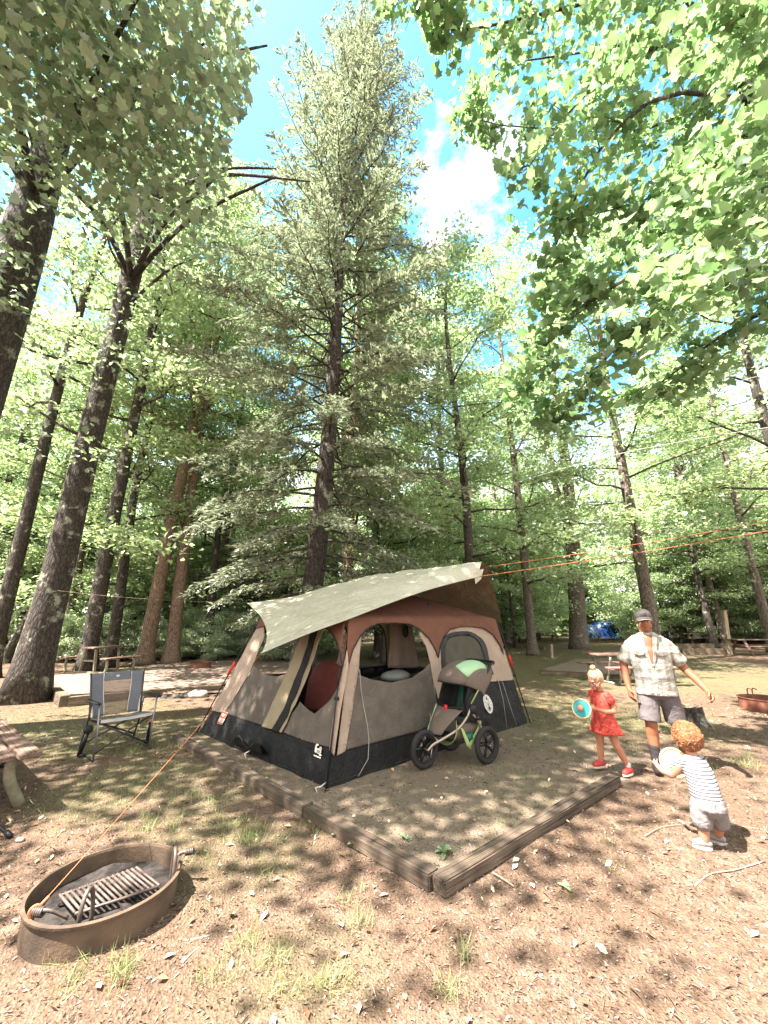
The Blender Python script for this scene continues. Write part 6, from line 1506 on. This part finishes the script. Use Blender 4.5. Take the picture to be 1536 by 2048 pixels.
# arms reach forward to the disc, local -y is forward; the viewer sees her left side (+x)
b.limb([V_(.095, .0, .785), V_(.135, .03, .70), V_(.14, .02, .635)], [.034, .030, .025]); b.limb([V_(.14, .02, .635), V_(.10, -.10, .635), V_(.055, -.175, .665)], [.025, .023, .017])
hand(b, V_(.052, -.18, .668), V_(-.25, -.95, .15), V_(-.9, .2, 0), .115, .7, 1)
b.limb([V_(-.095, .0, .785), V_(-.13, -.02, .70), V_(-.14, -.07, .65)], [.034, .030, .025]); b.limb([V_(-.14, -.07, .65), V_(-.11, -.17, .66), V_(-.075, -.25, .675)], [.025, .023, .017])
hand(b, V_(-.072, -.255, .676), V_(.15, -.95, .0), V_(.9, .2, 0), .115, .7, -1)
b.limb([V_(.055, .0, .50), V_(.065, .03, .38), V_(.085, .05, .27)], [.060, .050, .040]); b.limb([V_(.085, .05, .27), V_(.10, .10, .17), V_(.13, .13, .07)], [.040, .038, .026])
b.limb([V_(-.055, .0, .50), V_(-.065, -.01, .38), V_(-.085, .0, .27)], [.060, .050, .040]); b.limb([V_(-.085, .0, .27), V_(-.10, .01, .17), V_(-.12, .02, .07)], [.040, .038, .026])
build('body', b, M['skin_g'], girl, remesh=.0055, smooth_it=4); eyes(girl, hc, hr, gk, None)
m, t, p = bsdf('coral_dress'); tcc = t.nodes.new('ShaderNodeTexCoord'); n1 = noise_n(t, tcc.outputs['Object'], 45, 3, .7)
t.links.new(ramp(t, n1, [(.42, (.30, .030, .022)), (.52, (.50, .065, .046)), (.7, (.54, .095, .07))]), p.inputs['Base Color']); p.inputs['Roughness'].default_value = .85; bump(t, p, noise_n(t, tcc.outputs['Object'], 14, 4, .6, 1), .6, .02); M['dress'] = m
d_ = MB(); n = 48
rings = [(.395, .165, .150), (.41, .166, .151), (.47, .145, .130), (.55, .120, .105), (.62, .103, .088), (.655, .098, .083), (.70, .102, .082), (.76, .105, .078), (.81, .080, .060), (.835, .045, .042)]
for z, rx, ry in rings:
    for j in range(n):
        a = 6.2832*j/n; f = 1+(.055*math.sin(a*9)+.03*math.sin(a*5+1))*max(0, (.64-z)/.24); d_.v.append((rx*f*math.cos(a), ry*f*math.sin(a)+(.03*(.64-z)/.24 if z < .64 else 0), z))
for i in range(len(rings)-1):
    for j in range(n): d_.f.append((i*n+j, i*n+(j+1) % n, (i+1)*n+(j+1) % n, (i+1)*n+j))
do = build('dress', d_, M['dress'], girl, smooth=True, solid=.006)
for s in (-1, 1):
    mb = MB(); mb.limb([V_(s*.085, 0, .80), V_(s*.118, .008, .745)], [.044, .046], 14); build('sleeve', mb, M['dress'], girl, smooth=True)
def hairball(parent, c, R3, r, mat, n, seed, curl, lmin, lmax, face=True, th=.0022, zc=-.25, down=0.5, wob=1.0, mx=1.12):
    rg_ = np.random.default_rng(seed); mb = MB(); k = 0
    while k < n:
        d = Vector(rg_.normal(size=3)).normalized()
        if face and d.y < -.30 and d.z < .50: continue
        if d.z < zc-.25*(d.y > 0): continue
        k += 1; P = []; p_ = Vector((d.x*r[0], d.y*r[1], d.z*r[2])); L = rg_.uniform(lmin, lmax); dirn = (d*.6+Vector((0, .3, -down))+Vector(rg_.normal(size=3))*.5); ph = rg_.uniform(0, 6)
        tn = (dirn-d*dirn.dot(d)).normalized(); sd = d.cross(tn)
        for i in range(6):
            s = i/5; q_ = (d*curl*math.sin(s*3.1+ph*.2)*.6+tn*s*L+sd*math.sin(s*5+ph)*curl*wob); v = p_+q_; 
            nv_ = Vector((v.x/r[0], v.y/r[1], v.z/r[2])); 
            if nv_.length < 1.0: nv_.normalize(); v = Vector((nv_.x*r[0], nv_.y*r[1], nv_.z*r[2]))
            elif nv_.length > mx: nv_.normalize(); nv_ *= mx; v = Vector((nv_.x*r[0], nv_.y*r[1], nv_.z*r[2]))
            P.append(c+R3 @ v)
        mb.tube(P, [th, th*1.6, th*1.7, th*1.5, th*1.2, th*.5], 4, cap=False)
    return mb
m, t, p = bsdf('pale_blonde_hair'); g_ = t.nodes.new('ShaderNodeNewGeometry'); t.links.new(ramp(t, g_.outputs['Random Per Island'], [(0, (.25, .15, .075)), (.5, (.44, .31, .19)), (1, (.62, .49, .35))]), p.inputs['Base Color']); p.inputs['Roughness'].default_value = .45; M['blonde'] = m
m, t, p = bsdf('strawberry_blonde_hair'); g_ = t.nodes.new('ShaderNodeNewGeometry'); t.links.new(ramp(t, g_.outputs['Random Per Island'], [(0, (.14, .05, .02)), (.5, (.25, .095, .038)), (1, (.42, .20, .10))]), p.inputs['Base Color']); p.inputs['Roughness'].default_value = .42; M['ginger'] = m
hmb = MB(); hmb.ell(hc+hr @ V_(0, .022, .030), (.074, .090, .090), hr, 20, 14); ho = build('hair', hmb, M['blonde'], girl, smooth=True)
mb = hairball(girl, hc+hr @ V_(0, .016, .022), hr, (.075, .092, .092), None, 420, 4, .004, .05, .10, True, .0018, -.30, -.4, .35, 1.05)
build('hair_strands', mb, M['blonde'], ho, smooth=True)
mb = hairball(girl, hc+hr @ V_(0, .03, .135), hr, (.028, .028, .026), None, 120, 5, .004, .02, .05, False, .002, -1, .2); mb.ell(hc+hr @ V_(0, .03, .13), .028); build('topknot', mb, M['blonde'], ho, smooth=True)
M['shoe_r'] = mat_fabric('coral_sneaker', (.42, .045, .038), .1); M['sole'] = mat_basic('white_sole', (.55, .50, .46), .6)
def sneaker(par, a, yaw, L=.17, mat='shoe_r', sole='sole', w_=.033):
    d = V_(math.sin(yaw), -math.cos(yaw), 0); mb = MB(); mb.limb([a-d*L*.18+V_(0, 0, .038), a+d*L*.12+V_(0, 0, .040), a+d*L*.55+V_(0, 0, .030)], [w_*.95, w_*1.08, w_*.82]); mb.limb([a+V_(0, 0, .05), a+V_(0, 0, .065)], [w_, w_*.9])
    o = build('shoe', mb, M[mat], par, remesh=.005, smooth_it=3)
    mb = MB(); n = 24; sd = V_(d.y, -d.x, 0)
    for z in (.0, .016):
        for j in range(n): an = 6.2832*j/n; mb.v.append(tuple(a+d*(L*.19+math.cos(an)*L*.54)+sd*math.sin(an)*w_*1.12+V_(0, 0, z)))
    for j in range(n): mb.f.append((j, (j+1) % n, n+(j+1) % n, n+j))
    mb.f.append(tuple(range(n))[::-1]); mb.f.append(tuple(range(n, 2*n))); build('sole', mb, M[sole], o); return o
sneaker(girl, V_(.13, .13, .0), .1); sneaker(girl, V_(-.12, .02, .02), -.1)
M['sock'] = mat_basic('pale_sock', (.5, .45, .45), .9)
for a in (V_(.127, .127, .075), V_(-.12, .02, .085)):
    mb = MB(); mb.limb([a, a+V_(0, 0, .025)], [.030, .030]); build('sock', mb, M['sock'], girl, smooth=True)
# teal disc held up in front of her, facing the camera
M['disc_t'] = mat_basic('teal_disc', (.035, .27, .28), .5, var=.05); M['disc_rim'] = mat_basic('disc_rim', (.52, .40, .22), .6); M['ball'] = mat_basic('peach_ball', (.62, .24, .13), .8, bs=.3, bscale=90)
dc = D(1163, 1417, 4.72); view = (Vector((0, 0, CAMZ))-dc).normalized(); nrm = (view+Vector((-.25, .1, .1))).normalized()
def disc(name, label, c, nrm, r, face, rim, strap=None):
    t_ = thing(name, label, 'toy disc', c); ax = nrm.orthogonal().normalized(); ay = nrm.cross(ax)
    mb = MB(); mb.grid(lambda u, v: (ax*math.cos(v*6.2832)+ay*math.sin(v*6.2832))*r*u*.9+nrm*(.006-.010*u), 6, 36); build('face', mb, M[face], t_, smooth=True, solid=.006)
    mb = MB(); Mx_ = Matrix((ax, nrm, ay)).transposed(); mb.torus((0, 0, 0), Mx_, r*.94, r*.075, 40, 8); build('rim', mb, M[rim], t_, smooth=True)
    if strap:
        mb = MB(); mb.tube(spline([ax*-.05+nrm*.0, nrm*.03+ay*.01, ax*.05], 8), .010, 6); build('strap', mb, M[strap], t_, smooth=True)
    return t_
disc('catch_disc', 'teal round catch disc with a pale rim held by the girl', dc, nrm, .100, 'disc_t', 'disc_rim')
mb = MB(); mb.ell((0, 0, 0), .031); bq = dc+nrm*.038+Vector((-.004, 0, .004)); o = build('ball', mb, M['ball'], loc=bq, smooth=True); tag(o, 'peach coloured ball stuck to the middle of the teal disc', 'ball')
# --- toddler --------------------------------------------------------
td = thing('person', 'toddler seen from behind with curly strawberry blond hair, striped top and grey shorts', 'person', (2.44, 3.44, 0), R(172))
# local -y is forward (away from the camera); local +x is image left
hr = Matrix.Rotation(R(16), 3, 'X'); hc = V_(-.005, -.075, .700); tk = .82
b = MB(); head(b, hc, hr, tk, True); b.limb([V_(.0, -.03, .56), V_(-.003, -.055, .64)], [.036, .036])
b.stack([(-.01, .03, .24, .055, .06), (-.01, .03, .30, .085, .085), (-.005, .015, .40, .080, .080), (-.003, -.01, .50, .082, .070), (0, -.025, .56, .065, .05), (0, -.03, .585, .03, .03)])
b.limb([V_(.085, -.03, .54), V_(.13, -.05, .475), V_(.165, -.06, .44)], [.034, .032, .028]); b.limb([V_(.165, -.06, .44), V_(.21, -.09, .455), V_(.228, -.115, .475)], [.028, .026, .020])
hand(b, V_(.23, -.12, .478), V_(.2, -.8, .45), V_(-.6, -.5, .2), .085, .8, 1)
b.limb([V_(-.075, -.05, .54), V_(-.09, -.13, .49), V_(-.04, -.19, .47)], [.034, .030, .026]); b.limb([V_(-.04, -.19, .47), V_(.03, -.23, .475), V_(.085, -.235, .485)], [.026, .024, .018])
hand(b, V_(.09, -.238, .487), V_(.8, -.5, .2), V_(.2, .8, 0), .085, .8, -1)
b.limb([V_(.045, .03, .29), V_(.055, .03, .19), V_(.06, .035, .12)], [.055, .046, .040]); b.limb([V_(.06, .035, .12), V_(.062, .035, .06)], [.040, .030])
b.limb([V_(-.055, .03, .29), V_(-.065, .02, .19), V_(-.075, -.02, .12)], [.055, .046, .040]); b.limb([V_(-.075, -.02, .12), V_(-.08, -.05, .06)], [.040, .030])
build('body', b, M['skin_t'], td, remesh=.005, smooth_it=4); eyes(td, hc, hr, tk, None)
m, t, p = bsdf('striped_top'); tcc = t.nodes.new('ShaderNodeTexCoord'); sx = t.nodes.new('ShaderNodeSeparateXYZ'); t.links.new(tcc.outputs['Object'], sx.inputs[0])
q_ = fmath(t, 'LESS_THAN', fmath(t, 'FRACT', fmath(t, 'MULTIPLY', fmath(t, 'ADD', sx.outputs[2], fmath(t, 'MULTIPLY', noise_n(t, tcc.outputs['Object'], 8, 2), .02)), 1/.0215)), .36)
t.links.new(mixc(t, q_, (.30, .265, .25), (.04, .045, .065)), p.inputs['Base Color']); p.inputs['Roughness'].default_value = .85; bump(t, p, noise_n(t, tcc.outputs['Object'], 18, 4, .6, 1), .4, .01); M['stripes'] = m
sh = MB(); sh.stack([(-.01, .03, .315, .094, .094), (-.008, .03, .33, .100, .098), (-.005, .018, .41, .098, .094), (-.002, -.008, .50, .100, .085), (.0, -.026, .56, .082, .062), (.0, -.036, .592, .042, .042)], 24)
sh.limb([V_(.075, -.03, .545), V_(.110, -.06, .495), V_(.118, -.068, .482)], [.044, .045, .045], 14); sh.limb([V_(-.065, -.05, .545), V_(-.092, -.09, .505), V_(-.096, -.10, .50)], [.042, .042, .042], 14)
o = build('striped_top', sh, M['stripes'], td, remesh=.006, smooth_it=4)
M['t_shorts'] = mat_fabric('light_grey_shorts', (.17, .15, .15), .06, 0, .85, .6, 16)
sh = MB(); sh.stack([(-.01, .035, .22, .085, .090), (-.01, .04, .27, .105, .110), (-.01, .035, .32, .100, .100), (-.008, .03, .345, .095, .090)], 22); sh.limb([V_(.045, .035, .27), V_(.058, .035, .175)], [.070, .068], 16); sh.limb([V_(-.055, .035, .27), V_(-.070, .015, .175)], [.070, .066], 16)
o = build('shorts', sh, M['t_shorts'], td, remesh=.006, smooth_it=3); dm = o.modifiers.new('folds', 'DISPLACE'); tx2 = bpy.data.textures.new('folds_small', 'CLOUDS'); tx2.noise_scale = .04; dm.texture = tx2; dm.strength = .010
hmb = MB(); hmb.ell(hc+hr @ V_(0, .020, .016), (.084, .096, .094), hr, 20, 14); ho = build('hair', hmb, M['ginger'], td, smooth=True)
mb = hairball(td, hc+hr @ V_(0, .016, .014), hr, (.088, .100, .098), None, 2800, 14, .010, .03, .08, True, .0009, -.80, .6, 1.1, 1.13); build('hair_curls', mb, M['ginger'], ho, smooth=True)
mb = hairball(td, hc+hr @ V_(0, .016, .014), hr, (.090, .102, .100), None, 260, 15, .02, .02, .05, True, .0011, -.80, .3, 1.3, 1.32); build('loose_strands', mb, M['ginger'], ho, smooth=True)
M['shoe_g'] = mat_fabric('grey_slip_on_shoe', (.24, .225, .215), .05)
sneaker(td, V_(.062, .035, 0), 1.35, .115, 'shoe_g', 'sole', .026); sneaker(td, V_(-.082, -.055, 0), .9, .115, 'shoe_g', 'sole', .026)
M['disc_y'] = mat_basic('pale_yellow_disc', (.62, .56, .30), .5, var=.05)
dq = D(1349, 1525, 3.62); view = (Vector((0, 0, CAMZ))-dq).normalized(); nrm = (view*.9+Vector((.15, -.25, 0))).normalized()
disc('catch_disc', 'pale yellow round catch disc held by the toddler', dq, nrm, .105, 'disc_y', 'disc_y', 's_brown')
